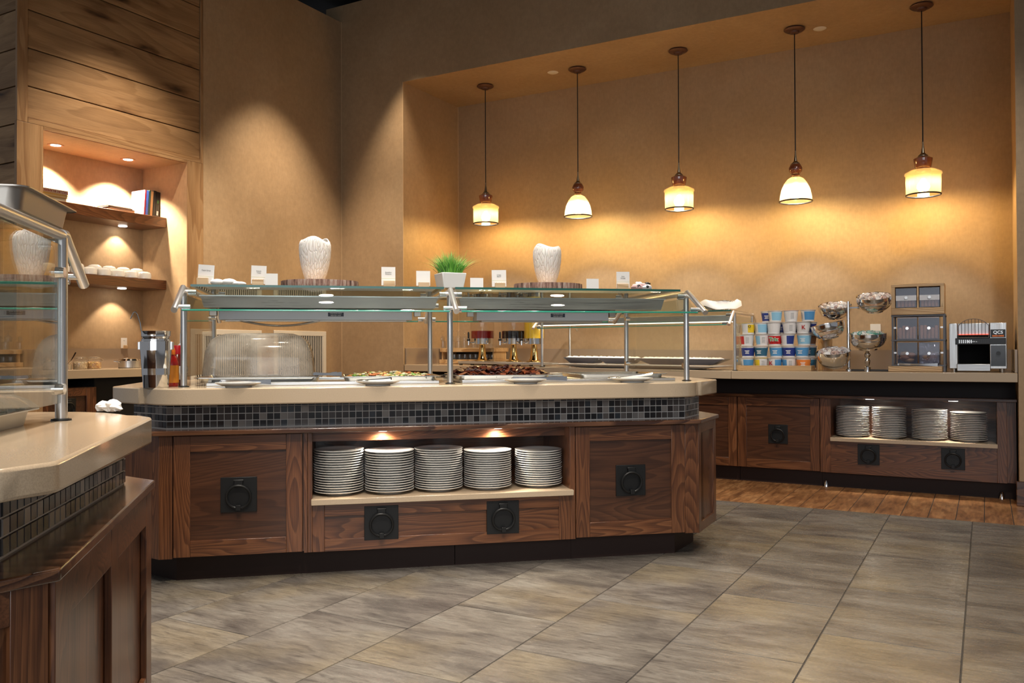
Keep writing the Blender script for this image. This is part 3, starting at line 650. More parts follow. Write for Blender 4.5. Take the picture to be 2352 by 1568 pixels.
ft = [(-.435, 1.455), (-.485, 2.365), (-.490, 2.385), (-.53, 2.45), (-.565, 2.47), (-.60, 2.53), (-.66, 2.60), (-.74, 2.655), (-.85, 2.68), (-3.3, 2.68), (-3.3, 1.12), (-.86, 1.12), (-.74, 1.15), (-.64, 1.21), (-.57, 1.29), (-.52, 1.35), (-.487, 1.365), (-.470, 1.395), (-.440, 1.435)]
mft = MB(IM).prism(ft, .811, .880); nf = len(ft)
for i in range(nf):                           # the slab is thinner at its near end
    mft.v[i].z += .019*max(0, min(1, (2.3-ft[i][1])/.8))
mft.part('worktop', STONE, fct, .006, smooth=40)
MB(IM).prism([(-.448, 1.505), (-.500, 2.485), (-.71, 2.71), (-3.25, 2.71), (-3.25, 1.28), (-.71, 1.28)], .677, .699).part('ledge', CAPW, fct, .004)
MB(IM).prism([(-.567, 1.585), (-.567, 2.43), (-.73, 2.60), (-3.2, 2.60), (-3.2, 1.40), (-.75, 1.40)], .699, .811).part('riser', GROUT, fct)
tl = mosaic([(-.95, 1.398), (-.75, 1.398), (-.565, 1.585), (-.565, 2.43), (-.73, 2.60)], .700, .811, fct, 300, pitch=.0335, grout=.003)
place_tiles(tl, IM, fct)
fg = guard(IM, (-2.3, -.69), 1.50, 2.32, .88, 1.352, 'steel and glass sneeze guard on the foreground island at left', ends=(-.69,), reach=.19, inset=.030, glass=MIRG)
heater(IM, -2.2, -.80, -2.0, -1.02, 'steel heat lamp hood under the foreground glass shelf', -1.5, v0=1.74, v1=2.08)
# ------------------------------------------------------------------ back counter in the niche
CF_, YK = 6.78, 6.865                        # cabinet face, toe kick face
def ztop(x): return .887 if x > -1.74 else lerp(.887, .926, (-1.74-x)/3.13)
bc = thing('back_counter', 'long beige stone counter with backsplash along the pendant-lit back wall', 'counter', T(-2.4, 7.1, .8))
def slab(x0, x1, z0, z1):
    m = MB(); m.add([(x, y, z-d) for (x, z) in ((x0, z0), (x1, z1)) for y in (6.605, YN-.001) for d in (.062, 0)], [(0, 1, 3, 2), (4, 6, 7, 5), (0, 4, 5, 1), (2, 3, 7, 6), (0, 2, 6, 4), (1, 5, 7, 3)])
    m.part('worktop', STONE, bc, .003)
slab(XNL+.004, -1.741, .926, .887); slab(-1.739, XNR-.004, .887, .886)
MB().add([(x, y, z) for (x, za, zb) in ((XNL+.02, .926, 1.085), (-1.74, .887, 1.045)) for y in (YN-.02, YN-.002) for z in (za, zb)], [(0, 1, 3, 2), (4, 6, 7, 5), (0, 4, 5, 1), (2, 3, 7, 6), (0, 2, 6, 4), (1, 5, 7, 3)]).part('backsplash', SPLASH, bc)
MB().box(-1.738, XNR-.02, YN-.02, YN-.002, .887, 1.045).part('backsplash', SPLASH, bc)
MB().box(XNL+.003, XNL+.02, 6.62, YN-.02, .925, 1.085).part('side_splash', SPLASH, bc, .002); MB().box(XNR-.02, XNR-.003, 6.62, YN-.02, .887, 1.045).part('side_splash', SPLASH, bc, .002)
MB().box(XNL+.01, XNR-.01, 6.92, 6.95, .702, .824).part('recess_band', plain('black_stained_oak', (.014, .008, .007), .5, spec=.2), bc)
MB().box(XNL+.01, XNR-.006, 6.735, 6.93, .683, .703).part('ledge', CAPW, bc, .002)
def bx(px, y=1000): return atY(px, y, CF_).x
def floor_unit(x0, x1, label, doors):
    t = thing('base_cabinet', label, 'cabinet', T((x0+x1)/2, 7.1, 0))
    MB().box(x0+.001, x1-.001, CF_+.03, 7.45, .118, .682).part('carcass', OAKZ, t)
    MB().box(x0, x1, YK, 7.4, 0, .117).part('toe_kick', KICK, t)
    for a, b in doors: door(T(a, CF_, 0), b-a, .122, .678, t, st=.068, handle=True, hz=.392, hs=.148)
    return t
xa, xb_, xc, xd = bx(1567), bx(1694), bx(1884), bx(1908)
floor_unit(XNL+.02, xa-.56, 'far left oak cabinets under the back counter, mostly hidden by the central island', [(XNL+.10+i*.58, XNL+.10+i*.58+.565) for i in range(4)])
floor_unit(xa-.55, xb_-.003, 'oak cabinet under the back counter partly hidden by the right end of the central island', [(xb_-.64, xb_-.006)])
floor_unit(xb_, xc-.002, 'oak cabinet with one ring-handled door under the back counter, left of the plate shelf', [(xb_+.003, xc-.005)])
bp = thing('plate_cabinet', 'oak cabinet with an open plate shelf under the right end of the back counter', 'cabinet', T(-.48, 7.1, 0))
XR0, XR1 = bx(2290), bx(2314, 1100)
MB().box(xc, xd, CF_, 7.3, .118, .682).part('side_panel', OAKZ, bp, .0015); MB().box(XR0, XR1, CF_, 7.3, .118, .682).part('side_panel', OAKZ, bp, .0015)
MB().box(XR1, XNR-.01, CF_+.03, 7.3, .118, .682).part('filler_panel', OAKZ, bp)
MB().box(xd, XR0, 7.26, 7.28, .118, .682).part('back_panel', OAKX, bp)
MB().box(xd-.002, XR0+.004, CF_-.018, 7.26, .358, .386).part('shelf_slab', STONE, bp, .002)
MB().box(xd, XR0, CF_+.006, CF_+.02, .18, .357).part('drawer_front', OAKX, bp)
MB().box(xd, XR0, CF_, CF_+.02, .118, .18).part('bottom_rail', OAKX, bp, .001)
MB().box(xc, XNR-.01, YK, 7.3, 0, .117).part('toe_kick', KICK, bp)
for px in (1995, 2189): p = atY(px, 1046, CF_); ring_handle(T(p.x, CF_+.006, .268), bp, .15)
for px in (1897, 2301):
    p = atY(px, 1110, 6.83); MB().lathe([(0, 0), (.019, 0), (.018, .008), (.009, .045), (.006, .05), (0, .05)], (p.x, 6.842, 0), 16).part('foot', CHROME, bp)
for px in (2000, 2190):
    p = atY(px, 925, 6.90); MB().lathe([(0, -.006), (.03, -.006), (.034, 0), (0, 0)], (p.x, 6.84, .682), 20).part('puck_lamp', GLOW, bp)
    spot((p.x, 6.84, .672), (p.x, 6.93, .39), 13, 135, .8, (1, .88, .72), .02, 'shelf_beam')
for i, (x0, x1, yt, yb, n) in enumerate(((1921, 1996, 930, 999, 18), (2004, 2081, 932, 1003, 17), (2095, 2175, 937, 1005, 18), (2185, 2266, 943, 1008, 16))):
    Y_ = 6.93; p = atY((x0+x1)/2, yb, Y_); zt = atY((x0+x1)/2, yt+3, Y_).z; pitch = (zt-.386-.0195)/(n-1)
    stack(pp, T(p.x, Y_, .3862), n, pitch, 'in the %s stack under the back counter' % ('leftmost', 'second from left', 'third from left', 'rightmost')[i])
# second sneeze guard on the back counter
def xat(px, py, Y): return atY(px, py, Y).x
x0g, x1g = atz(1245, 840, .908).x, xat(1688, 848, 6.70)
g2 = guard(T(0, 0, 0), (xat(1245, 838, 6.70), x1g), 6.70, 7.28, lambda x: ztop(x)+.0005, 1.352, 'small steel and glass sneeze guard on the back counter over the pastry trays', ends=(x1g,), reach=.17, drop=.105, r=.0125, backslant=False)
MB().box(x0g+.1, x1g-.06, 6.84, 7.0, 1.285, 1.335).part('light_housing', BRUSHX, g2, .003)
MB().box(x0g+.12, x1g-.08, 6.86, 6.98, 1.281, 1.286).part('lamp_strip', plain('strip_glow', (1, .95, .85), .5, emit=(1, .90, .74), es=2.2), g2)
area((lerp(x0g, x1g, .5), 6.92, 1.275), 1.3, .1, 3.5, (1, .88, .68), name='strip_light')
# ------------------------------------------------------------------ things on the central glass shelf
ZG = 1.3702
BLOCK = wood('card_block_wood', (.52, .34, .18), (.66, .46, .26), (.74, .55, .34), 'x', cath=.8, coat=0, rough=.5, fine=.1)
def card(x0, x1, yt, v, label, bl=None, words=(), lean=0.0, band=True):
    p0 = ativ(x0, yt, v); p1 = ativ(x1, yt, v); w = p1.x-p0.x; h = max(.05, (p0.z+p1.z)/2-ZG); uc = (p0.x+p1.x)/2
    M = IT(uc, v, ZG); t = thing('menu_card', label, 'sign card', M, 'menu cards on the glass shelf')
    MC = M @ Matrix.Rotation(lean, 4, 'Y'); z0 = .012 if bl else .0005
    MB(MC).box(-w/2, w/2, -.0008, .0008, z0, h).part('card', PAPER, t)
    if band:
        MB(MC).box(-w/2, w/2, -.0012, -.0008, h*.44, h*.455).part('green_rule', GREENINK, t)
        for k in range(5): MB(MC).box(-w*.36+k*w*.17, -w*.36+k*w*.17+.002, -.0012, -.0008, h*.33, h*.35).part('speckle', GREYINK, t)
    for k, s in enumerate(words): text(s, .0085, GREYINK, t, MC @ T(0, -.0014, h*(.74-.085*k)) @ Matrix.Rotation(PI/2, 4, 'X'))
    if bl:
        b0 = ativ(bl[0], 650, v-.01).x-uc; b1 = ativ(bl[1], 650, v-.01).x-uc; bh = bl[2]
        MB(M).box(b0, b1, -.018, -.002, 0, bh).part('wooden_block', BLOCK, t, .001); MB(M).box(b0, b1, .002, .014, 0, bh*.5).part('wooden_block', BLOCK, t, .001)
    return t
V1 = 4.27
card(453, 490, 608, V1, 'white menu card in a wooden block at the left end of the glass shelf', (452, 478, .038), ('Maple Syrup',), .06)
card(576, 611, 610, V1, 'white menu card in a wooden block standing beside a smaller blank card', (579, 605, .033), ('French', 'Toast'), .03)
card(609, 638, 628, V1-.03, 'small blank white card overlapping the taller card left of the left vase', band=False)
card(876, 908, 613, V1, 'white menu card in a wooden block, right of the left vase', (881, 907, .035), ('Breakfast', 'Potatoes'))
card(956, 988, 622, V1, 'blank white card in a wooden block just left of the potted grass', (961, 986, .028), band=False)
card(1080, 1110, 638, V1-.03, 'small blank white card just right of the potted grass', band=False)
card(1130, 1163, 620, V1, 'white menu card in a wooden block left of the right vase', (1137, 1160, .030), ('Crispy', 'Bacon'), -.02)
card(1347, 1375, 640, V1-.03, 'small blank white card right of the right vase', band=False)
card(1416, 1446, 624, V1, 'white menu card in a wooden block at the right end of the glass shelf', (1418, 1443, .034), ('Pork', 'Sausage'), -.01)
# vases on bark-edged log slabs
def bark():
    m, nt, b = newmat('bark'); n = noise(nt, coords(nt, (60, 60, 6)), 1, 4, .7)
    nt.links.new(ramp(nt, n, [(.35, (.05, .025, .02)), (.5, (.30, .17, .13)), (.62, (.46, .36, .30)), (.75, (.20, .10, .07))]), b.inputs['Base Color']); b.inputs['Roughness'].default_value = .85; bump(nt, b, n, .8, .006); return m
BARK = bark(); SAW = plain('sawn_wood', (.48, .31, .17), .7)
def vasemat():
    m, nt, b = newmat('scored_white_ceramic'); c = coords(nt, (95, 95, 19)); v = N(nt, 'ShaderNodeTexVoronoi', feature='DISTANCE_TO_EDGE'); v.inputs['Scale'].default_value = 1; nt.links.new(c, v.inputs['Vector'])
    col = ramp(nt, v.outputs['Distance'], [(.0, (.66, .60, .54)), (.08, (.84, .80, .75)), (1, (.86, .84, .80))]); nt.links.new(col, b.inputs['Base Color']); b.inputs['Roughness'].default_value = .55
    bump(nt, b, ramp(nt, v.outputs['Distance'], [(0, (0, 0, 0)), (.15, (1, 1, 1))]), .6, .003); b.inputs['Subsurface Weight'].default_value = .15; b.inputs['Subsurface Radius'].default_value = (.03, .02, .012); return m
VASEM = vasemat()
def vase_on_slab(pxs, pxv, ytop, v, lab1, lab2, seed):
    rnd = random.Random(seed); ph = [rnd.uniform(0, 6) for _ in range(8)]
    a, b = ativ(pxs[0], 655, v).x, ativ(pxs[1], 655, v).x; R = (b-a)/2; M = IT((a+b)/2, v, ZG)
    t = thing('log_slab', lab1, 'log slab', M, 'bark log slabs under the vases')
    wob = lambda an, r, z: (r*(1+.018*math.sin(3*an+ph[0])+.012*math.sin(7*an+ph[1])+.007*math.sin(19*an+ph[2])), z)
    yr = min(R, .30)
    MB(M @ Matrix.Diagonal((1, .155/R if R > .155 else 1, 1, 1))).lathe([(R*.99, .001), (R, .015), (R*.995, .033), (R*.965, .0335)], (0, 0, 0), 96, wob=wob).part('bark_rim', BARK, t, smooth=60)
    MB(M @ Matrix.Diagonal((1, .155/R if R > .155 else 1, 1, 1))).lathe([(0, 0), (R*.985, 0), (R*.97, .0335), (0, .0335)], (0, 0, 0), 96, wob=wob).part('sawn_face', SAW, t)
    x0, x1 = ativ(pxv[0], 590, v).x, ativ(pxv[1], 590, v).x; rm = (x1-x0)/2; zt = ativ((pxv[0]+pxv[1])/2, ytop, v).z; h = zt-ZG-.034
    prof = [(0, 0), (.56, 0), (.60, .02), (.74, .16), (.88, .34), (.97, .54), (1.0, .72), (.99, .86), (.93, .95), (.84, 1.0), (.80, .985), (.88, .90), (.90, .75), (.82, .4), (.5, .06), (0, .05)]
    lipw = lambda an, r, z: (r*(1+.02*math.sin(2*an+ph[3])), z*(1-.07*max(0, z/h-.55)/.45*(1+math.sin(3*an+ph[4]))*.5-.03*max(0, z/h-.7)/.3*(1+math.sin(2*an+ph[5]))) if z > 0 else z)
    MV = IT((x0+x1)/2, v, ZG+.0345)
    MB(MV).lathe([(r*rm, z*h) for r, z in prof], (0, 0, 0), 64, wob=lipw).top('vase', VASEM, lab2, 'vase', 'white vases on the glass shelf', MV, smooth=60)
vase_on_slab((645, 823), (687, 760), 544, 4.34, 'wide bark-edged log slab under the left vase', 'white scored ceramic vase on the left log slab', 1)
vase_on_slab((1180, 1333), (1224, 1289), 561, 4.36, 'bark-edged log slab under the right vase', 'white scored ceramic vase on the right log slab', 9)
# rolled napkins, potted grass, patterned toy
def clothlump(name, M, blobs, mat, label, cat, group=None, jit=.03):
    m = MB(M)
    for (x, y, z, rx, ry, rz) in blobs: m.ball((x, y, z), rx, ry, rz, *((16, 10) if jit < .1 else (8, 5)), jit)
    return m.top(name, mat, label, cat, group, M, smooth=70 if jit < .1 else 0)
p = ativ(527, 655, V1)
clothlump('folded_towel', IT(p.x, V1, ZG), [(-.055, 0, .017, .032, .05, .017), (.0, .0, .018, .036, .05, .018), (.03, .01, .012, .04, .05, .012), (.055, 0, .011, .024, .04, .011)], LINEN, 'crumpled white towel lying on the glass shelf near its left end', 'towel')
GRASS = [plain('grass_%d' % i, c, .5) for i, c in enumerate(((.12, .36, .04), (.20, .50, .07), (.05, .19, .035), (.33, .58, .16)))]
p0 = ativ(1018, 633, 4.36); p1 = ativ(1059, 633, 4.36); pw2 = .058
MP = IT(ativ(1034, 650, 4.30).x, 4.30, ZG, .22)
pg = thing('potted_grass', 'green artificial grass tuft in a white square ceramic pot on the glass shelf', 'plant', MP)
m = MB(MP); a, b, c, h = .054, .066, .058, .078
vs = [(sx*a, sy*a, 0) for sx, sy in ((-1, -1), (1, -1), (1, 1), (-1, 1))]+[(sx*b, sy*b, h) for sx, sy in ((-1, -1), (1, -1), (1, 1), (-1, 1))]+[(sx*c, sy*c, h) for sx, sy in ((-1, -1), (1, -1), (1, 1), (-1, 1))]+[(sx*c*.95, sy*c*.95, h-.02) for sx, sy in ((-1, -1), (1, -1), (1, 1), (-1, 1))]
fs = [(3, 2, 1, 0), (12, 13, 14, 15)]
for k in range(3):
    for i in range(4): fs.append((k*4+i, k*4+(i+1) % 4, k*4+4+(i+1) % 4, k*4+4+i))
m.add(vs, fs).part('pot', CHINA, pg, .004)
rg = random.Random(4)
mg = MB(MP)
for k in range(520):
    x, y = rg.uniform(-.046, .046), rg.uniform(-.046, .046); L = rg.uniform(.09, .155)*(1.08-6*abs(x)-3*abs(y)) if rg.random() > .04 else .16
    dx, dy = x*rg.uniform(.5, 1.5)+rg.gauss(0, .012), y*rg.uniform(.5, 1.5)+rg.gauss(0, .012)
    if rg.random() < .05: dx *= 2.6; dy *= 2
    L = max(L, .06); w = .0016; an = rg.uniform(0, PI); wx, wy = w*math.cos(an), w*math.sin(an)
    P = [(x+dx*t*t, y+dy*t*t, h-.018+L*(t-.12*t*t)) for t in (0, .35, .7, 1)]
    vs = []
    for q, s_ in zip(P, (1, 1, .8, .1)): vs += [(q[0]-wx*s_, q[1]-wy*s_, q[2]), (q[0]+wx*s_, q[1]+wy*s_, q[2])]
    mg.add(vs, [(0, 1, 3, 2), (2, 3, 5, 4), (4, 5, 7, 6)])
og = mg.part('grass', GRASS[0], pg, smooth=0, stuff=True)
for t in GRASS[1:]: og.data.materials.append(t)
for pl_ in og.data.polygons: pl_.material_index = (pl_.index//3*7+pl_.index//21) % 3 if pl_.index % 3 < 2 else 3
PINK = plain('pink_plush', (.72, .48, .46), .8); WPL = plain('white_plush', (.80, .78, .76), .8)
p = ativ(1475, 664, V1); MT = IT(p.x, V1, ZG)
ty = thing('crumpled_wrapper', 'crumpled pink and white wrapper with black patches at the right end of the shelf', 'wrapper', MT)
MB(MT).ball((-.028, 0, .018), .032, .03, .018, 12, 8, .12).part('pink_fold', PINK, ty)
MB(MT).ball((.022, 0, .016), .032, .03, .017, 12, 8, .08).part('white_fold', WPL, ty); MB(MT).ball((-.02, .0, .035), .02, .014, .012, 10, 6, .15).part('white_fold', WPL, ty)
MB(MT).ball((.03, .004, .037), .020, .015, .007, 10, 6, .2).part('black_patch', BLACK, ty); MB(MT).ball((.02, -.026, .018), .009, .006, .008, 10, 6).part('black_patch', BLACK, ty); MB(MT).ball((-.03, -.024, .020), .011, .008, .009, 10, 6, .2).part('black_patch', BLACK, ty)
MB(MT).ball((.005, .0, .030), .017, .018, .009, 10, 6, .1).part('pink_fold', PINK, ty)
# ------------------------------------------------------------------ food and tools on the central island
ZC = .8902; ZR = .9052
TRAYM = steel('food_pan_steel', (.66, .65, .63), .2)
def pan(M, w, d, h, label, mat=None, name='food_pan', cat='food pan', r=.03):
    t = thing(name, label, cat, M); mat = mat or TRAYM
    o, i = [], []
    m = MB(M); f = .018
    def rr(w_, d_, z, rad): return [(x, y, z) for (cx, cy, a0) in ((w_/2-rad, d_/2-rad, 0), (-w_/2+rad, d_/2-rad, 90), (-w_/2+rad, -d_/2+rad, 180), (w_/2-rad, -d_/2+rad, 270)) for (x, y) in arc(cx, cy, rad, a0, a0+90, 4)]
    rings = [rr(w, d, h, r), rr(w, d, h+.003, r), rr(w-2*f, d-2*f, h+.003, r), rr(w-2*f-.02, d-2*f-.02, .004, r), rr(w-2*f-.016, d-2*f-.016, .0, r), ]
    n = len(rings[0]); fs = []
    for k in range(3):
        for j in range(n): fs.append((k*n+j, k*n+(j+1) % n, (k+1)*n+(j+1) % n, (k+1)*n+j))
    fs.append(tuple(3*n+j for j in range(n)))
    m.add([q for rg_ in rings[:4] for q in rg_], fs).part('tray', mat, t, smooth=50)
    MB(M).add([q for q in rr(w-2*f, d-2*f, h-.001, r)]+[q for q in rings[4]], [(j, (j+1) % n, n+(j+1) % n, n+j) for j in range(n)]+[tuple(n+j for j in range(n))[::-1]]).part('underside', mat, t, smooth=50)
    return t
def scatter(name, M, w, d, z, hmax, n, size, mats, parent, seed, flat=.6, shape='ball'):
    rnd = random.Random(seed); m = MB(M); cnt = []
    for k in range(n):
        x, y = rnd.uniform(-w/2, w/2), rnd.uniform(-d/2, d/2); q = 1-(abs(2*x/w)**3+abs(2*y/d)**3)*.5
        zz = z+hmax*max(q, .1)*rnd.uniform(.3, 1); s_ = size*rnd.uniform(.6, 1.3); f0 = len(m.f)
        if shape == 'ball': m.ball((x, y, zz), s_, s_*rnd.uniform(.5, 1), s_*flat, 7, 4, .12)
        else:
            an = rnd.uniform(-.7, .7)+(PI/2 if rnd.random() < .35 else 0); L = size*rnd.uniform(2.5, 4.5); pts = [(x+(i/6-.5)*L*math.cos(an), y+(i/6-.5)*L*math.sin(an), zz+.007*math.sin(i*2.1+k)) for i in range(7)]
            bx_, by_ = -math.sin(an)*size*.55, math.cos(an)*size*.55; vs = []
            for q_ in pts: vs += [(q_[0]-bx_, q_[1]-by_, q_[2]+rnd.uniform(-.003, .003)), (q_[0]+bx_, q_[1]+by_, q_[2]+rnd.uniform(-.003, .003)), (q_[0]+bx_, q_[1]+by_, q_[2]-.003), (q_[0]-bx_, q_[1]-by_, q_[2]-.003)]
            m.add(vs, [(4*i+a, 4*i+(a+1) % 4, 4*i+4+(a+1) % 4, 4*i+4+a) for i in range(6) for a in range(4)]+[(0, 1, 2, 3), (27, 26, 25, 24)])
        cnt += [rnd.randrange(len(mats))]*(len(m.f)-f0)
    if parent: o = m.part(name, mats[0], parent, smooth=50, stuff=True)
    else: o = m.top(name, mats[0], smooth=50, kind='stuff')
    for t in mats[1:]: o.data.materials.append(t)
    for pl_, c_ in zip(o.data.polygons, cnt): pl_.material_index = c_
    return o
def iu_(px, py, v): return ativ(px, py, v).x
# domed cover
u0, u1 = iu_(462, 868, 4.46), iu_(742, 868, 4.46)
MD = IT((u0+u1)/2, 4.46, ZR); pd = pan(MD, u1-u0, .50, .022, 'shallow steel tray under the cloudy dome cover')
MDC = IT((iu_(470, 860, 4.46)+iu_(727, 860, 4.46))/2, 4.46, ZR+.0285); wd_ = iu_(727, 850, 4.32)-iu_(470, 850, 4.32)
dc = thing('roll_top_cover', 'cloudy clear plastic dome cover over a tray, left half of the central island', 'food cover', MDC)
m = MB(MDC); prof = [(0, 1.0), (.07, .985), (.14, .94), (.20, .85), (.235, .70), (.25, .45), (.26, .15), (.265, 0)]
rings = []
for ins, zz in [(0, 0), (.004, .03), (.008, .08), (.014, .12), (.024, .15), (.042, .178), (.066, .197), (.10, .208), (.15, .212)]:
    w_, d_ = wd_/2-ins, .215-ins*.9; rad = .07-ins*.35 if ins < .12 else .03; rad = max(rad, .015)
    rings.append([(x, y, zz) for (cx, cy, a0) in ((w_-rad, d_-rad, 0), (-w_+rad, d_-rad, 90), (-w_+rad, -d_+rad, 180), (w_-rad, -d_+rad, 270)) for (x, y) in arc(cx, cy, rad, a0, a0+90, 7)])
n = len(rings[0]); fs = [(k*n+j, k*n+(j+1) % n, (k+1)*n+(j+1) % n, (k+1)*n+j) for k in range(len(rings)-1) for j in range(n)]+[tuple((len(rings)-1)*n+j for j in range(n))]
m.add([q for r_ in rings for q in r_], fs).part('dome', DOMEG, dc, smooth=60)
MB(MDC).box(-.03, .12, -.222, -.210, .004, .012).part('lip_handle', ACRYL, dc, .002)
# vegetable tray and bacon tray
VEG = [plain('veg_%d' % i, c, .45) for i, c in enumerate(((.62, .50, .25), (.20, .33, .06), (.66, .60, .42), (.55, .16, .05), (.70, .45, .14)))]
MV_ = IT(iu_(893, 868, 4.45), 4.46, ZR); pv = pan(MV_, .50, .46, .020, 'steel tray of diced potatoes with peppers in the central island')
scatter('diced_potatoes', MV_, .42, .36, .006, .034, 420, .010, VEG, pv, 3)
BAC = [plain('bacon_%d' % i, c, .3, coat=.4) for i, c in enumerate(((.10, .018, .008), (.20, .045, .018), (.055, .014, .008), (.30, .10, .045)))]
MB_ = IT(iu_(1140, 868, 4.50), 4.48, ZR); pb = pan(MB_, .52, .46, .020, 'steel tray heaped with dark crispy bacon in the central island')
scatter('bacon', MB_, .44, .34, .008, .060, 300, .026, BAC, pb, 5, shape='strip')
MW = IT(iu_(1400, 866, 4.5), 4.48, ZR); pan(MW, .50, .46, .020, 'empty steel tray in the right end of the central food well')
MB(MW).box(-.19, .19, -.17, .17, .008, .012).top('tray_insert', SATIN, 'flat steel insert lying in the empty tray at the right end', 'insert', M=MW)
# utensils
def tongs(M, L, label, w=.05, group=None):
    t = thing('serving_tongs', label, 'tongs', M, group)
    for s_ in (-1, 1):
        m = MB(M); pts = [(-L/2, s_*.004, .012), (-L*.3, s_*w*.30, .010), (0, s_*w*.42, .009), (L*.3, s_*w*.5, .008), (L/2, s_*w*.5, .006)]; vs = []; hw = .010
        for i, q in enumerate(pts):
            h_ = hw*(1, .9, .75, 1.1, 1.5)[i]
            vs += [(q[0], q[1]-.001, q[2]-h_*.5), (q[0], q[1]+.001, q[2]-h_*.5), (q[0], q[1]+.001, q[2]+h_), (q[0], q[1]-.001, q[2]+h_)]
        m.add(vs, [(4*i+a, 4*i+(a+1) % 4, 4*i+4+(a+1) % 4, 4*i+4+a) for i in range(4) for a in range(4)]+[(0, 1, 2, 3), (19, 18, 17, 16)]).part('arm', CHROME, t, smooth=50)
    MB(M).cyl((-L/2, -.006, .012), (-L/2, .006, .012), .007, seg=10).part('hinge', CHROME, t)
    return t
def spoon(M, L, label, group=None, curve=0):
    t = thing('serving_spoon', label, 'spoon', M, group)
    MB(M).ball((L/2-.028, 0, .010), .034, .022, .006, 14, 8).part('bowl', CHROME, t)
    MB(M).tube([(-L/2, 0, .020+curve), (-L/4, 0, .016+curve*.4), (L*.25, 0, .011), (L/2-.05, 0, .010)], [.007, .0055, .004, .0045], 8).part('handle', CHROME, t); return t
small = None
for (px, py, v, w, lab) in ((548, 881, 4.06, 104, 'white plate with tongs on the counter edge in front of the dome cover'), (868, 881, 4.06, 106, 'white plate with a spoon on the counter edge in front of the potato tray'), (1207, 878, 4.06, 104, 'white plate with tongs on the counter edge in front of the bacon tray'), (1452, 872, 4.06, 110, 'white plate with a spoon at the right end of the counter edge'), (845, 857, 5.10, 90, 'white plate with a spoon on the far side behind the potato tray'), (1300, 852, 5.10, 86, 'white plate on the far side behind the bacon tray')):
    u = iu_(px, py, v); k = .105/.1205*(1 if v < 4.5 else 1.0)
    o = pp.copy(); COL.objects.link(o); o.matrix_world = IT(u, v, ZC if v < 5 else ZC) @ Matrix.Diagonal((k, k, 1.15, 1)); o['label'] = lab; o['group'] = 'utensil rest plates on the central island'; MAT[o.name] = o.matrix_world.copy()
# (plates rest on the stone rim in front of the wells)
ur = .8902+.013
tongs(IT(iu_(565, 868, 4.06), 4.06, ur, .1), .22, 'steel tongs lying on the plate in front of the dome cover')
spoon(IT(iu_(860, 868, 4.06), 4.07, ur, 2.6), .18, 'steel spoon on the plate in front of the potato tray')
tongs(IT(iu_(1240, 866, 4.06), 4.07, ur, .05), .27, 'steel tongs lying on the plate in front of the bacon tray')
spoon(IT(iu_(1450, 864, 4.06), 4.07, ur, 2.8), .22, 'steel spoon on the plate at the right end of the counter edge', curve=.01)
spoon(IT(iu_(850, 850, 5.10), 5.10, ur, .2), .20, 'steel spoon on the far plate behind the potato tray')
tongs(IT(iu_(1010, 862, 4.30), 4.35, ZR+.004, .9), .24, 'steel tongs by the middle post, on the left of the bacon tray')
tongs(IT(iu_(750, 866, 4.30), 4.30, ZR+.024, .5), .14, 'short dark steel tongs between the dome tray and the potato tray')
# ladle canister at the left end of the island
vc = 4.10; uc = iu_(358, 885, vc); MCN = IT(uc, vc, ZC); rc = (ativ(398, 800, vc).x-ativ(320, 800, vc).x)/2*.92; hz = ativ(358, 760, vc).z-ZC
cn = thing('steel_canister', 'tall polished steel canister with inner sleeve at the left end of the counter', 'canister', MCN)
MB(MCN).lathe([(0, 0), (rc*.80, 0), (rc*.82, .004), (rc*1.0, hz*.66), (rc*1.02, hz*.66), (rc*1.02, hz*.82), (rc*.98, hz*.825), (rc*.96, hz*.80), (rc*.90, .06), (0, .05)], (0, 0, 0), 40).part('body', CHROME, cn)
MB(MCN).lathe([(rc*.93, hz*.80), (rc*.93, hz*.855), (rc*.86, hz*.875), (rc*.89, hz*.90), (rc*.93, hz*.905), (rc*.94, hz*.995), (rc*.95, hz), (rc*.92, hz), (rc*.90, hz*.91), (rc*.84, hz*.88), (rc*.84, hz*.4)], (0, 0, 0), 40).part('inner_sleeve', CHROME, cn)
for s_ in (-1, 1): MB(MCN).box(s_*rc*1.02-.006, s_*rc*1.02+.006, -.018, .018, hz*.67, hz*.81).part('lug', SATIN, cn, .002)
ld = thing('ladle', 'thin steel ladle hooked over the left edge of the canister', 'ladle', MCN @ T(0, 0, .07))
MB(MCN).tube([(-rc*.5, .01, .07), (-rc*.88, 0, hz*.9), (-rc*1.0, 0, hz+.035), (-rc*1.18, 0, hz+.075), (-rc*1.30, 0, hz+.088), (-rc*1.42, 0, hz+.085), (-rc*1.62, 0, hz+.055)], .0026, 8).part('handle', CHROME, ld)
# (hook top sits above the rim as in the photograph)
MB(MCN).ball((-rc*.45, .01, .085), .022, .022, .014, 12, 8).part('bowl', CHROME, ld)
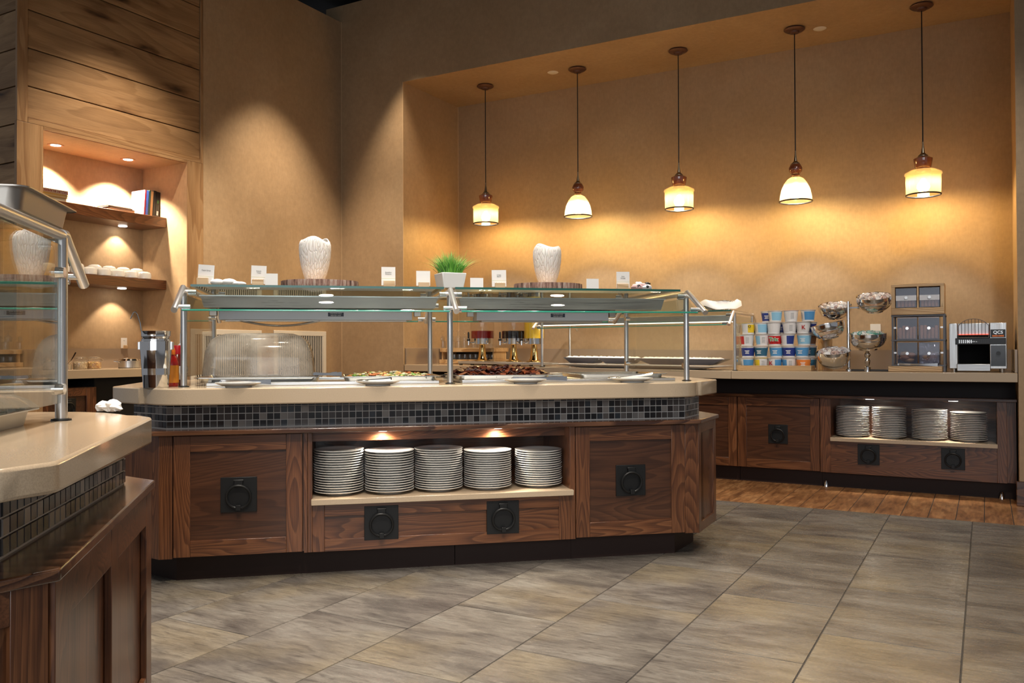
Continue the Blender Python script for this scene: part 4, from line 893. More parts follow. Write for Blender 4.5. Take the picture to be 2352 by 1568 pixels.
# condiments behind the canister
def bottle(name, M, prof, mat, label, capprof=None, capmat=None, band=None, bandmat=None):
    t = thing(name, label, 'bottle', M)
    MB(M).lathe(prof, (0, 0, 0), 28).part('bottle_body', mat, t)
    if capprof: MB(M).lathe(capprof, (0, 0, 0), 20).part('cap', capmat, t)
    if band:
        MB(M).lathe(band, (0, 0, 0), 28).part('paper_label', bandmat, t)
    return t
RED = plain('ketchup_red', (.42, .012, .010), .15, coat=.5); ORG = plain('orange_label', (.85, .30, .03), .5); CAPR = plain('orange_cap', (.90, .20, .02), .4); WPLA = plain('white_plastic', (.78, .78, .76), .35); REDC = plain('red_cap', (.55, .01, .02), .4)
bottle('hot_sauce_bottle', IT(iu_(394, 875, 4.24), 4.24, ZC), [(0, 0), (.030, 0), (.032, .006), (.032, .105), (.026, .130), (.014, .150), (.013, .165), (0, .165)], RED, 'red hot sauce bottle with orange cap and orange label behind the steel canister', [(.017, .150), (.017, .170), (.012, .185), (.005, .215), (0, .215)], CAPR, [(.0328, .018), (.0328, .10)], ORG)
bottle('ketchup_bottle', IT(iu_(407, 872, 4.33), 4.34, ZC), [(0, 0), (.028, 0), (.033, .01), (.036, .06), (.031, .12), (.02, .15), (.016, .158), (0, .158)], plain('brown_sauce', (.16, .02, .01), .15, coat=.5), 'dark sauce bottle with red and white cap beside the hot sauce', [(.019, .15), (.019, .19), (.016, .195), (0, .195)], REDC, [(.0368, .03), (.0374, .06), (.0355, .095)], PAPER)
bottle('syrup_dispenser', IT(-.766, 4.44, ZC), [(0, 0), (.034, 0), (.036, .006), (.036, .13), (.022, .155), (.020, .17), (0, .17)], ACRYL, 'clear syrup dispenser with white pump behind the left post', [(.021, .165), (.021, .20), (.013, .205), (.012, .255), (0, .257)], WPLA)
# ------------------------------------------------------------------ foreground island: wrapped bread tray, sheet pan, napkins
vt = 1.80
MTR = IM @ T(-.945, 1.93, .8802)
pt = pan(MTR, .48, .66, .036, 'oval white tray of cling-wrapped bread on the foreground counter', plain('tray_plastic', (.62, .60, .55), .3), 'bread_tray', 'tray', r=.06)
BREAD = plain('bread', (.72, .50, .26), .7)
rb = random.Random(11)
for k in range(5):
    m = MB(MTR @ T(rb.uniform(-.02, .02), -.23+k*.115, .044, rb.uniform(-.3, .3)))
    m.ball((0, 0, 0), .17, .056, .036, 14, 8, .06).part('bread_piece', BREAD, pt, smooth=70)
m = MB(MTR); g = 22
for i in range(g+1):
    for j in range(g+1):
        x, y = lerp(-.232, .232, i/g), lerp(-.32, .32, j/g); e = max(abs(i/g-.5), abs(j/g-.5))*2
        m.v.append(MTR @ Vector((x, y, .042+.050*(1-e**4)+rb.uniform(-.008, .008))))
for i in range(g):
    for j in range(g): m.f.append((i*(g+1)+j, (i+1)*(g+1)+j, (i+1)*(g+1)+j+1, i*(g+1)+j+1))
m.part('cling_film', FILM, pt, smooth=40)
MSP = IM @ T(-.93, 2.21, ZG) ; sp_ = pan(MSP, .52, .38, .046, 'worn aluminium pan on top of the foreground sneeze guard', DULL, 'roasting_pan', 'pan', r=.03)
MB(MSP).box(-.20, .20, -.135, .135, .035, .050).part('white_rolls_base', LINEN, sp_, .008)
for k in range(6): MB(MSP @ T(-.16+k*.064, 0, .050)).ball((0, 0, 0), .034, .11, .014, 12, 8, .05).part('bread_roll', WPL if k % 2 else plain('pale_roll', (.74, .60, .42), .7), sp_, smooth=70)
q = atz(246, 944, .8805); clothlump('crumpled_napkin', T(q.x, q.y, .8805), [(-.022, 0, .014, .022, .02, .014), (.022, .004, .018, .026, .02, .018), (.0, .0, .010, .03, .02, .010), (.04, 0, .011, .018, .018, .011)], PAPER, 'crumpled white napkins at the far edge of the foreground counter', 'napkin', jit=.3)
# ------------------------------------------------------------------ return-air grilles on the left wall
WPAINT = plain('grille_white', (.70, .66, .60), .45)
def grille(y0, y1, z0, z1, label):
    t = thing('air_grille', label, 'air grille', T(XL, (y0+y1)/2, z0))
    f = .045; x = XL
    for a in ((y0, y1, z1-f, z1), (y0, y1, z0, z0+f), (y0, y0+f, z0+f, z1-f), (y1-f, y1, z0+f, z1-f)): MB().box(x, x+.008, *a).part('frame', WPAINT, t, .002)
    MB().box(x+.0005, x+.001, y0+f, y1-f, z0+f, z1-f).part('dark_back', DARK, t)
    m = MB(); n = int((y1-y0-2*f)/.0235)
    for k in range(n):
        y = y0+f+.01+k*(y1-y0-2*f-.02)/(n-1); m.box(x+.001, x+.007, y-.004, y+.004, z0+f, z1-f)
    m.part('vertical_bars', WPAINT, t, stuff=True)
    MB().box(x+.002, x+.005, y0+f, y1-f, (z0+z1)/2-.006, (z0+z1)/2+.006).part('cross_bar', WPAINT, t)
gz0 = .36
gy = [atX(x, 760, XL).y for x in (437, 600, 628, 748)]
grille(gy[0], gy[1], gz0, 1.245, 'white air grille with upright bars on the left wall, left one of the pair')
grille(gy[2], gy[3], gz0, 1.25, 'white air grille with upright bars on the left wall, right one of the pair')
# ------------------------------------------------------------------ bookshelf recess
XS = -5.92; ZS1, ZS2 = 2.1685, 1.6485
BC = {k: plain('book_'+k, v, .5) for k, v in dict(crimson=(.30, .02, .04), blue=(.05, .12, .50), navy=(.03, .05, .12), green=(.03, .06, .045), tan=(.40, .21, .09), black=(.012, .011, .012), white=(.75, .70, .66), yellow=(.80, .55, .08), umber=(.38, .22, .13), brown=(.09, .045, .035), pink=(.80, .60, .50)).items()}
PAGES = plain('pages', (.72, .66, .50), .8)
def book(M, w, h, d, mat, label, group, words=None, wsize=.018, wmat=None, flip=False):
    """spine faces -y: thickness w (x), height h (z), depth d (y)"""
    t = thing('book', label, 'book', M, group); c = .003
    m = MB(M); m.box(0, w, 0, c, 0, h); m.part('spine', mat, t)
    for x0 in (0, w-c): MB(M).box(x0, x0+c, c, d, 0, h).part('cover', mat, t)
    MB(M).box(c, w-c, c+.001, d-.005, .004, h-.004).part('pages', PAGES, t)
    if words: text(words, wsize, wmat or PAPER, t, M @ T(w/2, -.0005, h/2) @ Matrix.Rotation(PI/2, 4, 'X') @ Matrix.Rotation(-PI/2 if not flip else PI/2, 4, 'Z'), 'spine_lettering')
    return t
FX = Matrix.Rotation(PI/2, 4, 'Z')            # objects in the recess face +X
def RX(y, z, x=XS, rot=0): return Matrix.Translation((x, y, z)) @ FX @ Matrix.Rotation(rot, 4, 'Z')
def ypx(px, py, X=XS): return atX(px, py, X).y
yy = ypx(331, 495, -5.99)
spec = [('crimson', .013, .215, 'tall crimson book with pale cover facing the lamp, leftmost of the standing books'), ('blue', .020, .212, 'bright blue book standing second among the leaning books'), ('green', .014, .218, 'dark green book standing between the blue and tan books'), ('tan', .022, .214, 'tan-spined book standing in the middle of the leaning books'), ('black', .024, .222, 'black book standing right of the tan book'), ('black', .034, .216, 'thick black book with green and white spine marks, rightmost on the shelf')]
for k, (c, w, h, lab) in enumerate(spec):
    M = RX(yy, ZS1+.001, -5.995) @ Matrix.Rotation(.07, 4, 'Y')
    b = book(M @ T(0, 0, .0025), w, h, .17, BC[c], lab, 'books standing on the upper shelf', None, .010, GREYINK)
    if k == 0: MB(M @ T(0, 0, .0025)).box(-.001, 0, .002, .168, .002, h-.002).part('dust_jacket', BC['pink'], b)
    if k == 5:
        MB(M @ T(0, 0, .0025)).box(.012, .022, -.0006, 0, .12, .145).part('spine_mark', GRASS[2], b); MB(M @ T(0, 0, .0025)).box(.009, .025, -.0006, 0, .02, .055).part('spine_mark', PAPER, b)
    yy += w+.0035
def flatbook(M, w, d, h, mat, label, words=None, wm=None, sz=.016):
    t = thing('book', label, 'book', M, 'books lying flat on the upper shelf'); c = .0025
    for z in (0, h-c): MB(M).box(0, w, 0, d, z, z+c).part('cover', mat, t)
    if words:
        MB(M).box(0, w, 0, c, c, h-c).part('spine', mat, t); text(words, sz, wm or RED, t, M @ T(w/2, -.0005, h/2) @ Matrix.Rotation(PI/2, 4, 'X') @ Matrix.Rotation(PI, 4, 'Z'), 'spine_lettering')
        MB(M).box(.002, w-.002, c+.001, d-.003, c, h-c).part('pages', PAGES, t)
    else: MB(M).box(.003, w-.003, .003, d-.003, c, h-c).part('pages', PAGES, t)
    return t
y1 = ypx(252, 490, -5.96)
flatbook(RX(y1, ZS1, -5.945), .215, .16, .022, BC['brown'], 'dark brown book lying flat, lower one beside the standing books')
flatbook(RX(y1-.02, ZS1+.0225, -5.95, .03), .225, .17, .012, BC['brown'], 'thin dark book lying on top of the dark brown book')
y0 = ypx(100, 468, XS)
for k, (c, h, w, words, wm, lab) in enumerate((('umber', .026, .205, None, None, 'umber book, lowest of the flat stack at the left end of the shelf'), ('yellow', .017, .21, None, None, 'yellow book in the middle of the flat stack at the shelf left end'), ('yellow', .010, .212, None, None, 'thin yellow book just under the white lettered book'), ('white', .027, .215, 'NATURE IN AMERICA', RED, 'white book with red lettering, topmost of the flat stack'))):
    z = ZS1+(0, .0265, .044, .0545)[k]; flatbook(RX(y0-.02, z, -5.93, (.01, -.01, 0, .015)[k]), w, .16, h, BC[c], lab, words, wm, (.012, .009, .01, .022)[k])
# upturned bowls on the lower shelf
def bowl_proto(M, label):
    return MB(M).lathe([(.049, .0), (.052, .003), (.053, .03), (.050, .046), (.040, .056), (.028, .058), (.027, .061), (.024, .061), (.023, .057), (0, .057)], (0, 0, 0), 28).top('bowl', CHINA, label, 'bowl', 'white bowls upside down on the lower shelf', M)
bp0 = None
bl_ = [(x, 638, -5.975, 0, 'front') for x in (110, 142, 176, 206, 238, 270, 301, 332)]+[(x, 620, -6.10, 1, 'back') for x in (140, 176, 217, 250, 283, 314)]
for k, (px, py, X_, up, rowname) in enumerate(bl_):
    y = ypx(px, py, X_); n = 1 if rowname == 'front' else 2
    if y > 4.66 or y < 3.54: continue
    for j in range(n):
        o = bowl_proto(T(X_, y, ZS2), '') if bp0 is None else bp0.copy()
        if bp0 is None: bp0 = o
        else: COL.objects.link(o)
        o.matrix_world = T(X_, y, ZS2+.0005+j*.034, k); q = (8-k) if rowname == 'front' else (14-k)
        o['label'] = 'upturned white bowl, %s from right, %s row of the lower shelf%s' % (ORD[q] if q > 1 else 'first', rowname, '' if n == 1 else (', under another' if j == 0 else ', stacked on one'))
        o['group'] = 'white bowls upside down on the lower shelf'
# bay counter with splash, cabinet
bcn = thing('wall_counter', 'beige stone counter set into the left wall recess under the shelves', 'counter', T(-5.95, 4.1, .86))
MB().box(-6.218, -5.69, 3.502, 4.703, .866, .929).part('worktop', STONE, bcn, .002)
MB().box(-6.218, -6.20, 3.502, 4.703, .929, 1.085).part('backsplash', SPLASH, bcn); MB().box(-6.20, -5.70, 4.685, 4.703, .929, 1.085).part('side_splash', SPLASH, bcn)
yb0, yb1 = 3.505, ypx(228, 900, -5.70)
wc = thing('base_cabinet', 'stained oak cabinet with ring handle under the recess counter, left wall', 'cabinet', T(-5.95, 3.7, 0))
MB().box(-6.2, -5.735, yb0, yb1, .10, .80).part('carcass', OAKZ, wc); door(Matrix.Translation((-5.715, yb0, 0)) @ FX, yb1-yb0-.03, .42, .80, wc, st=.06, hz=.66, hs=.13)
MB().box(-6.2, -5.80, yb0, 4.70, 0, .10).part('toe_kick', KICK, wc); MB().box(-6.2, -5.76, yb1+.002, 4.70, .10, .865).part('recess_shade', DARK, wc)  # solid black block stands in for the shade inside the recess
ZB = .9292
def BX(px, py, X=-5.95): q = atX(px, py, X); return T(X, q.y, ZB)
OATS = [plain('oat_%d' % i, c, .8) for i, c in enumerate(((.62, .50, .33), (.72, .60, .42), (.50, .38, .22)))]
NUTS = [plain('granola_%d' % i, c, .7) for i, c in enumerate(((.62, .36, .15), (.75, .50, .26), (.45, .22, .08), (.80, .62, .20)))]
for k, (px, mats, lab) in enumerate(((184, OATS, 'glass clip-top jar of oats on the recess counter'), (216, NUTS, 'glass clip-top jar of granola, right of the jar of oats'))):
    M = BX(px, 845, -5.88); t = thing('glass_jar', lab, 'jar', M, 'clip-top jars on the recess counter')
    MB(M).lathe([(0, .001), (.044, .001), (.048, .008), (.048, .062), (.040, .076), (.041, .082)], (0, 0, 0), 28).part('jar_body', TUMB, t)
    MB(M).lathe([(.042, .083), (.043, .090), (.030, .094), (0, .096)], (0, 0, 0), 28).part('jar_lid', TUMB, t)
    MB(M).tube([(.044*math.cos(a), .044*math.sin(a), .083) for a in [i*PI/10 for i in range(20)]], .0015, 6, True).part('wire_ring', CHROME, t)
    MB(M).tube([(.02, .043, .083), (.03, .055, .075), (.02, .060, .062), (.0, .052, .070)], .0014, 6).part('wire_clip', CHROME, t)
    MB(M).lathe([(0, .003), (.042, .003), (.045, .010), (.045, .048), (.03, .053), (0, .055)], (0, 0, 0), 24).part('filling', mats[1], t)
    rnd = random.Random(k); m = MB(M); 
    for i in range(170):
        a = rnd.uniform(0, 2*PI); z = rnd.uniform(.006, .052); r = .0445 if rnd.random() < .75 else rnd.uniform(0, .04); z = z if r > .044 else .053
        m.ball((r*math.cos(a), r*math.sin(a), z), .0055, .0055, .004, 6, 4)
    o = m.part('cereal', mats[0], t, stuff=True)
    for t_ in mats[1:]: o.data.materials.append(t_)
    for p_ in o.data.polygons: p_.material_index = (p_.index//24) % len(mats)
def saucepan(M, r, h, label, handle=True, lid=False):
    t = thing('serving_pan', label, 'pan', M)
    MB(M).lathe([(0, 0), (r*.94, 0), (r, .006), (r, h), (r*1.03, h+.002), (r*1.03, h+.004), (r*.97, h+.003), (r*.96, .01), (0, .008)], (0, 0, 0), 36).part('pan_body', BRUSH, t)
    if handle:
        MB(M).tube([(0, -r, h*.8), (0, -r-.02, h*.95), (-.02, -r-.04, h), (-.02, -r-.02, h*.9), (-.02, -r, h*.8)], .004, 8).part('loop_handle', CHROME, t)
    if lid: MB(M).lathe([(r*1.0, h+.004), (r*.9, h+.018), (r*.4, h+.028), (0, h+.03)], (0, 0, 0), 36).part('pan_lid', CHROME, t)
    return t
saucepan(BX(298, 843, -5.93), .085, .055, 'round shallow steel pan with loop handle on the recess counter', True, True)
saucepan(BX(118, 850, -5.92), .065, .055, 'small steel pan behind the foreground glass on the recess counter', False, True)
M = BX(154, 848, -5.86); saucepan(M, .030, .035, 'tiny steel pot holding a spoon, left of the oat jar', False)
t = thing('serving_spoon', 'steel spoon leaning out of the tiny pot on the recess counter', 'spoon', M)
MB(M).tube([(0, -.005, .03), (0, .03, .065), (0, .055, .105), (0, .066, .125)], [.003, .003, .005, .006], 8).part('handle', CHROME, t); MB(M).ball((0, -.012, .020), .014, .010, .005, 10, 6).part('bowl', CHROME, t)
q = atX(283, 798, -6.20); MS = T(-6.19, q.y, 1.0855) @ FX
t = thing('menu_card', 'small white card in a wooden block on the backsplash of the left recess', 'sign card', MS)
MB(MS).box(-.028, .028, -.001, 0, .004, .088).part('card', PAPER, t); MB(MS).box(-.010, .026, -.012, -.002, 0, .028).part('wooden_block', BLOCK, t, .001); text('Oats', .008, GREYINK, t, MS @ T(0, -.0016, .065) @ Matrix.Rotation(PI/2, 4, 'X'))
# ------------------------------------------------------------------ drinks end of the back counter
def bz(x): return ztop(x)+.0004
YR_ = 7.20
rx0, rx1 = XNL+.024, xat(1135, 830, 7.17)
rk = thing('glass_rack', 'bamboo two-tier rack with upturned glasses at the left end of the back counter', 'rack', T((rx0+rx1)/2, 7.1, bz((rx0+rx1)/2)))
zr0 = bz((rx0+rx1)/2); zr1 = atY(1060, 799, 7.17).z
MB().box(rx0, rx1, 7.17, 7.46, zr0+.004, zr0+.045).part('lower_tray', BAMBX, rk, .003); MB().box(rx0+.01, rx1, 7.17, 7.46, zr1-.04, zr1).part('upper_tray', BAMBX, rk, .003)
for x in (rx0+.02, rx1-.03): MB().box(x, x+.015, 7.19, 7.44, zr0+.045, zr1-.04).part('side_panel', BAMB, rk)
MB().box(rx0+.02, rx1-.02, 7.445, 7.458, zr0+.045, zr1-.04).part('back_panel', BLACK, rk)
def tumbler(M, label, h=.085, r=.030, foot=False):
    t = thing('drinking_glass', label, 'glass', M, 'upturned glasses on the bamboo rack')
    if foot: prof = [(r*.95, 0), (r, .03), (r*.9, h*.42), (r*.35, h*.52), (.006, h*.58), (.005, h*.90), (r*.8, h*.97), (r*.82, h)]
    else: prof = [(r, 0), (r*1.0, .002), (r*.86, h), (r*.80, h), (0, h-.008)]
    MB(M).lathe(prof, (0, 0, 0), 20).part('glass_body', TUMB, t, smooth=60); return t
g1 = g2_ = None
pxs1 = (995, 1014, 1040, 1050, 1067, 1085, 1106, 1122); pxs2 = (1012, 1034, 1050, 1065)
for k, px in enumerate(pxs1):
    X_ = atY(px, 798, 7.25).x; M = T(X_, 7.25+.03*(k % 2), zr1+.0005); lab = 'small upturned glass, %s from the left in the lower tier on the bamboo rack' % ORD[k+1]
    if g1 is None: g1 = tumbler(M, lab, .072, .034, False)
    else: dup(g1, M, lab)
for k, px in enumerate(pxs2):
    X_ = atY(px, 780, 7.25).x; M = T(X_, 7.27, zr1+.0735); lab = 'upturned stemmed glass, %s from the left in the upper tier above the rack' % ORD[k+1]
    if g2_ is None: g2_ = tumbler(M, lab, .105, .032, True)
    else: dup(g2_, M, lab)
for k in range(9):
    X_ = lerp(rx0+.07, rx1-.07, k/8); dup(g1, T(X_, 7.25, zr0+.0455) @ Matrix.Diagonal((1, 1, .75, 1)), 'glass inside the dark lower shelf of the bamboo rack, %s from the left' % ORD[k+1], 'glasses inside the bamboo rack')
GOLD = steel('brass_gold', (.72, .50, .20), .14)
def dispenser(px, col, fill, label, Yd=7.00):
    xm = xat(px, 800, Yd); z0 = bz(xm); zl = lambda y: atY(px, y, Yd).z
    M = T(xm, Yd, z0+.036); t = thing('juice_dispenser', label, 'juice dispenser', M); o = z0+.036
    zc0, zc1, zt = zl(790)-o, zl(777)-o, zl(732 if fill > .4 else 760)-o
    MB(M).lathe([(0, 0), (.075, 0), (.078, .008), (.050, .016), (.040, .035), (.026, zc0-.01), (.030, zc0), (0, zc0)], (0, 0, 0), 28).part('tapered_foot', GOLD, t)
    R = .115 if px < 1200 else .098
    MB(M).lathe([(0, zc0), (R*.95, zc0), (R*.97, zc1), (0, zc1)], (0, 0, 0), 36).part('steel_collar', CHROME, t)
    MB(M).lathe([(0, zc1), (R*.955, zc1), (R*.955, zt), (0, zt)], (0, 0, 0), 36).part('juice', plain('juice_'+label.split()[0], col, .08, coat=.6), t)
    MB(M).lathe([(R, zc1), (R, zl(700)-o), (R*.98, zl(700)-o), (R*.98, zc1)], (0, 0, 0), 36).part('clear_tank', TANKG, t)
    MB(M).lathe([(R*1.03, zl(700)-o), (R*1.03, zl(696)-o), (0, zl(694)-o)], (0, 0, 0), 32).part('tank_lid', CHROME, t)
    tp = MB(M); tp.cyl((-.06, -R*.8, zc0+.012), (-.06, -R-.045, zc0+.012), .011, seg=12); tp.part('tap', CHROME, t)
    MB(M).cyl((-.06, -R-.04, zc0-.01), (-.06, -R-.04, zc0+.03), .012, seg=12).part('tap_body', CHROME, t)
    MB(M).lathe([(.016, zc0+.03), (.017, zc0+.045), (.008, zc0+.055), (.010, zc0+.10), (.006, zc0+.115), (0, zc0+.118)], (-.06, -R-.04, 0), 12).part('tap_lever', BLACK, t); return t
dispenser(1108, (.22, .012, .010), .3, 'red juice dispenser with clear tank on a gold foot, leftmost of three')
dispenser(1180, (.010, .006, .008), .3, 'dark juice dispenser with black drink on a gold foot, middle of three')
dispenser(1227, (.85, .58, .04), .8, 'yellow juice dispenser with orange juice on a gold foot, rightmost of three')
dx0, dx1 = xat(1052, 833, 6.85), xat(1250, 838, 6.85); 
dtm = thing('drip_tray', 'long steel drip tray stand under the three juice dispensers', 'drip tray', T((dx0+dx1)/2, 6.98, bz((dx0+dx1)/2)))
zz0, zz1 = bz(dx0), bz(dx1)
MB().add([(x, y, z+d) for (x, z) in ((dx0, zz0), (dx1, zz1)) for y in (6.85, 7.14) for d in (.012, .034)], [(0, 1, 3, 2), (4, 6, 7, 5), (0, 4, 5, 1), (2, 3, 7, 6), (0, 2, 6, 4), (1, 5, 7, 3)]).part('tray_top', BRUSHX, dtm, .002)
for k in range(8):
    x = lerp(dx0+.02, dx1-.02, k/7); MB().box(x-.012, x+.012, 6.86, 6.885, bz(x), bz(x)+.0125).part('rubber_foot', BLACK, dtm)
# pastry trays under the small guard
PT = plain('dark_tray', (.085, .075, .08), .3); PST = plain('pastry', (.78, .70, .60), .6); WRP = plain('white_wrapper', (.80, .78, .80), .5)
SLP = Matrix.Rotation(.0125, 4, 'Y')          # these follow the slight fall of the stone top
def platter(px0, px1, py, Y, z0, label, d=.34, mat=PT, h=.035):
    a, b = xat(px0, py, Y), xat(px1, py, Y); M = T((a+b)/2, Y+.05, bz((a+b)/2)+z0) @ SLP; w = b-a
    t = thing('serving_platter', label, 'platter', M); m = MB(M); q = [(-w/2, -d/2), (w/2, -d/2), (w/2, d/2), (-w/2, d/2)]; k = .68
    vs = [(x*k, y*k, 0) for x, y in q]+[(x, y, h) for x, y in q]+[(x*.985, y*.975, h+.002) for x, y in q]+[(x*k*.96, y*k*.95, .004) for x, y in q]
    m.add(vs, [(3, 2, 1, 0), (12, 13, 14, 15)]+[(r*4+i, r*4+(i+1) % 4, r*4+4+(i+1) % 4, r*4+4+i) for r in range(3) for i in range(4)]); m.part('platter_body', mat, t, smooth=20); return t, M, w
zt0 = .893+.004
wt, MWT, _ = platter(1288, 1668, 848, 6.85, .001, 'wide white board under the pastry platters on the back counter', .48, plain('white_board', (.66, .65, .66), .3), .030)
trs = [(1302, 1379, 'left dark platter of wrapped pastries on the white board', 5), (1382, 1462, 'middle dark platter of wrapped pastries on the white board', 5), (1465, 1668, 'right dark platter of pastries in white paper on the white board', 12)]
wp0 = None
for k, (a, b, lab, n) in enumerate(trs):
    Yt = 6.92; t, M, w = platter(a, b, 828, Yt, .035, lab, .26, PT, .050)
    for j in range(n):
        for r_ in range(2):
            lab_p = 'pastry in white paper, %s from the left in the %s row of the %s platter' % (ORD[j+1], ('front', 'back')[r_], ('left', 'middle', 'right')[k])
            MM = M @ T(lerp(-w*.40, w*.40, j/(n-1)), -.05+.10*r_, .040, .3*((j*7+r_) % 3-1))
            if wp0 is None:
                wp0 = thing('wrapped_pastry', '', 'pastry', MM); MB(MM).ball((0, 0, .006), .036, .045, .015, 10, 6, .08).part('paper', WRP, wp0, smooth=60); MB(MM).ball((0, -.006, .014), .022, .028, .010, 8, 5, .1).part('pastry_top', PST, wp0, smooth=60); o = wp0
            else: o = dup(wp0, MM)
            o['label'] = lab_p; o['group'] = 'pastries on the %s platter' % ('left', 'middle', 'right')[k]
# wire basket with napkin on the small guard
q = atY(1655, 705, 6.98); Mb = T(q.x, 6.98, 1.3705)
bk = thing('wire_basket', 'steel wire basket lined with a white napkin on top of the small sneeze guard', 'basket', Mb)
for k in range(22):
    a = 2*PI*k/22; MB(Mb).tube([(.06*math.cos(a), .05*math.sin(a), .003), (.085*math.cos(a), .07*math.sin(a), .04), (.115*math.cos(a), .095*math.sin(a), .085)], .0018, 5).part('wire', CHROME, bk)
for rr_, z in ((.062, .003), (.09, .045), (.116, .086)): MB(Mb).tube([(rr_*math.cos(a*PI/14), rr_*.83*math.sin(a*PI/14), z) for a in range(28)], .0025, 6, True).part('wire_ring', CHROME, bk)
rn = random.Random(8)
MB(Mb).lathe([(0, .03), (.07, .035), (.105, .085), (.125, .100), (.150, .085), (.155, .045)], (0, 0, 0), 48, wob=lambda a, r, z: (r*(1+.10*math.sin(2*a+.5)+.03*math.sin(9*a)), z*(1 if r < .12 else (.62+.38*math.sin(2*a+.5)))+.006*math.sin(5*a))).top('napkin', LINEN, 'white napkin draped in the wire basket', 'napkin', M=Mb, smooth=70)
# ------------------------------------------------------------------ cereal cups
Yc = 6.80; zcb = bz(-1.3); tx0, tx1 = xat(1692, 845, Yc), xat(1863, 848, Yc)
MC0 = T((tx0+tx1)/2, Yc+.13, zcb); ctr = thing('bamboo_tray', 'bamboo tray under the pyramid of cereal cups', 'tray', MC0)
MB().box(tx0, tx1, Yc, Yc+.012, zcb, zcb+.040).part('front_rail', BAMBX, ctr, .002); MB().box(tx0, tx1, Yc+.25, Yc+.262, zcb, zcb+.040).part('back_rail', BAMBX, ctr, .002)
MB().box(tx1-.012, tx1, Yc+.012, Yc+.25, zcb, zcb+.040).part('side_rail', BAMBX, ctr, .002); MB().box(tx0, tx0+.012, Yc+.012, Yc+.25, zcb, zcb+.040).part('side_rail', BAMBX, ctr, .002)
MB().box(tx0+.012, tx1-.012, Yc+.012, Yc+.25, zcb+.001, zcb+.008).part('tray_floor', BAMBX, ctr)
CW = plain('cup_white', (.74, .72, .71), .4); CL = plain('cup_foil_lid', (.70, .68, .67), .35)
CC = {k: plain('cup_'+k, v, .4) for k, v in dict(blue=(.09, .30, .58), sky=(.28, .55, .74), navy=(.02, .04, .22), red=(.55, .015, .015), yellow=(.85, .60, .03), orange=(.85, .25, .05), teal=(.03, .12, .20), brown=(.25, .12, .06), green=(.02, .28, .05)).items()}
ch, crt, crb = .088, .0575, .045
def cup(M, label, sleeve, lidc, words=None, style=0, group='cereal cups stacked on the bamboo tray'):
    t = thing('cereal_cup', label, 'cereal cup', M, group)
    MB(M).lathe([(0, 0), (crb*1.04, 0), (crb*1.04, .006), (crb, .007), (crt*.96, ch-.005), (crt, ch-.004), (crt, ch-.001), (0, ch-.001)], (0, 0, 0), 24).part('cup_body', CW, t)
    MB(M).lathe([(0, ch-.001), (crt*1.05, ch-.001), (crt*1.05, ch+.0015), (0, ch+.0015)], (0, 0, 0), 24).part('lid', lidc, t)
    # printed sleeve round part of the cup
    m = MB(M); a0, a1 = {0: (-PI*.98, -.02*PI), 1: (-.62*PI, -.08*PI), 2: (-.95*PI, -.55*PI), 3: (-.45*PI, -.05*PI)}[style]; n = 12; vs = []
    for i in range(n+1):
        a = lerp(a0, a1, i/n)
        for z in (.012, ch-.012):
            r = lerp(crb, crt*.96, (z-.007)/(ch-.012))+.0006; vs.append((r*math.cos(a), r*math.sin(a), z))
    m.add(vs, [(2*i, 2*i+2, 2*i+3, 2*i+1) for i in range(n)]).part('printed_sleeve', sleeve, t)
    if style in (1, 2, 3):                      # text panel of grey lines beside the colour block
        for k in range(5):
            z = .024+.010*k; r = lerp(crb, crt*.96, (z-.007)/(ch-.012))+.0012; a = (-.80*PI if style != 2 else -.38*PI)
            MB(M @ T(0, 0, 0, a+PI/2)).box(-.012, .012, -r-.0002, -r+.002, z, z+.0022).part('print_line', GREYINK, t)
    if not words and style == 0:
        for k, (w_, z) in enumerate(((.020, .050), (.014, .040), (.017, .030))): MB(M).box(-w_, w_*.8, -lerp(crb, crt*.96, (z-.007)/(ch-.012))-.0012, -lerp(crb, crt*.96, (z-.007)/(ch-.012))+.004, z, z+.005).part('pale_print', PAPER, t)
    if words:
        for k, (s, sz, mt, dx, dz) in enumerate(words): text(s, sz, mt, t, M @ T(dx, -crt-.0005-.0012*k, .046+dz) @ Matrix.Rotation(PI/2, 4, 'X'), bold=sz*(.07 if (mt is PAPER and len(words) > 1) else .015))
    return t
cxs = [1716, 1748, 1780, 1812, 1845]; CWHT = PAPER
rows = [  # bottom to top: (sleeve, lid, style, words)
 [('blue', CL, 1, None), ('yellow', CC['yellow'], 2, None), ('blue', CL, 3, (('K', .045, RED, -.022, 0),)), ('blue', CL, 2, None), ('orange', CL, 0, None)],
 [('navy', CL, 0, None), ('teal', CL, 0, None), ('blue', CL, 0, None), ('navy', CL, 0, None), ('blue', CL, 0, None)],
 [('red', CL, 2, None), ('sky', CL, 2, None), ('red', CL, 0, (('Trix', .040, PAPER, .001, .002), ('Trix', .040, CC['green'], .001, .002))), ('navy', CL, 3, None), ('sky', CL, 0, None)],
 [('yellow', CC['yellow'], 3, (('O', .030, BLACK, .024, .014),)), ('sky', CL, 1, None), ('white', CL, 3, None), ('white', CL, 2, None), ('white', CL, 3, (('K', .046, RED, .012, 0),))]]
CC['white'] = CW
rown = ('bottom', 'second', 'third', 'fourth'); pos = ('leftmost', 'second', 'middle', 'fourth', 'rightmost')
zrow = [zcb+.010+k*(ch+.0055) for k in range(6)]
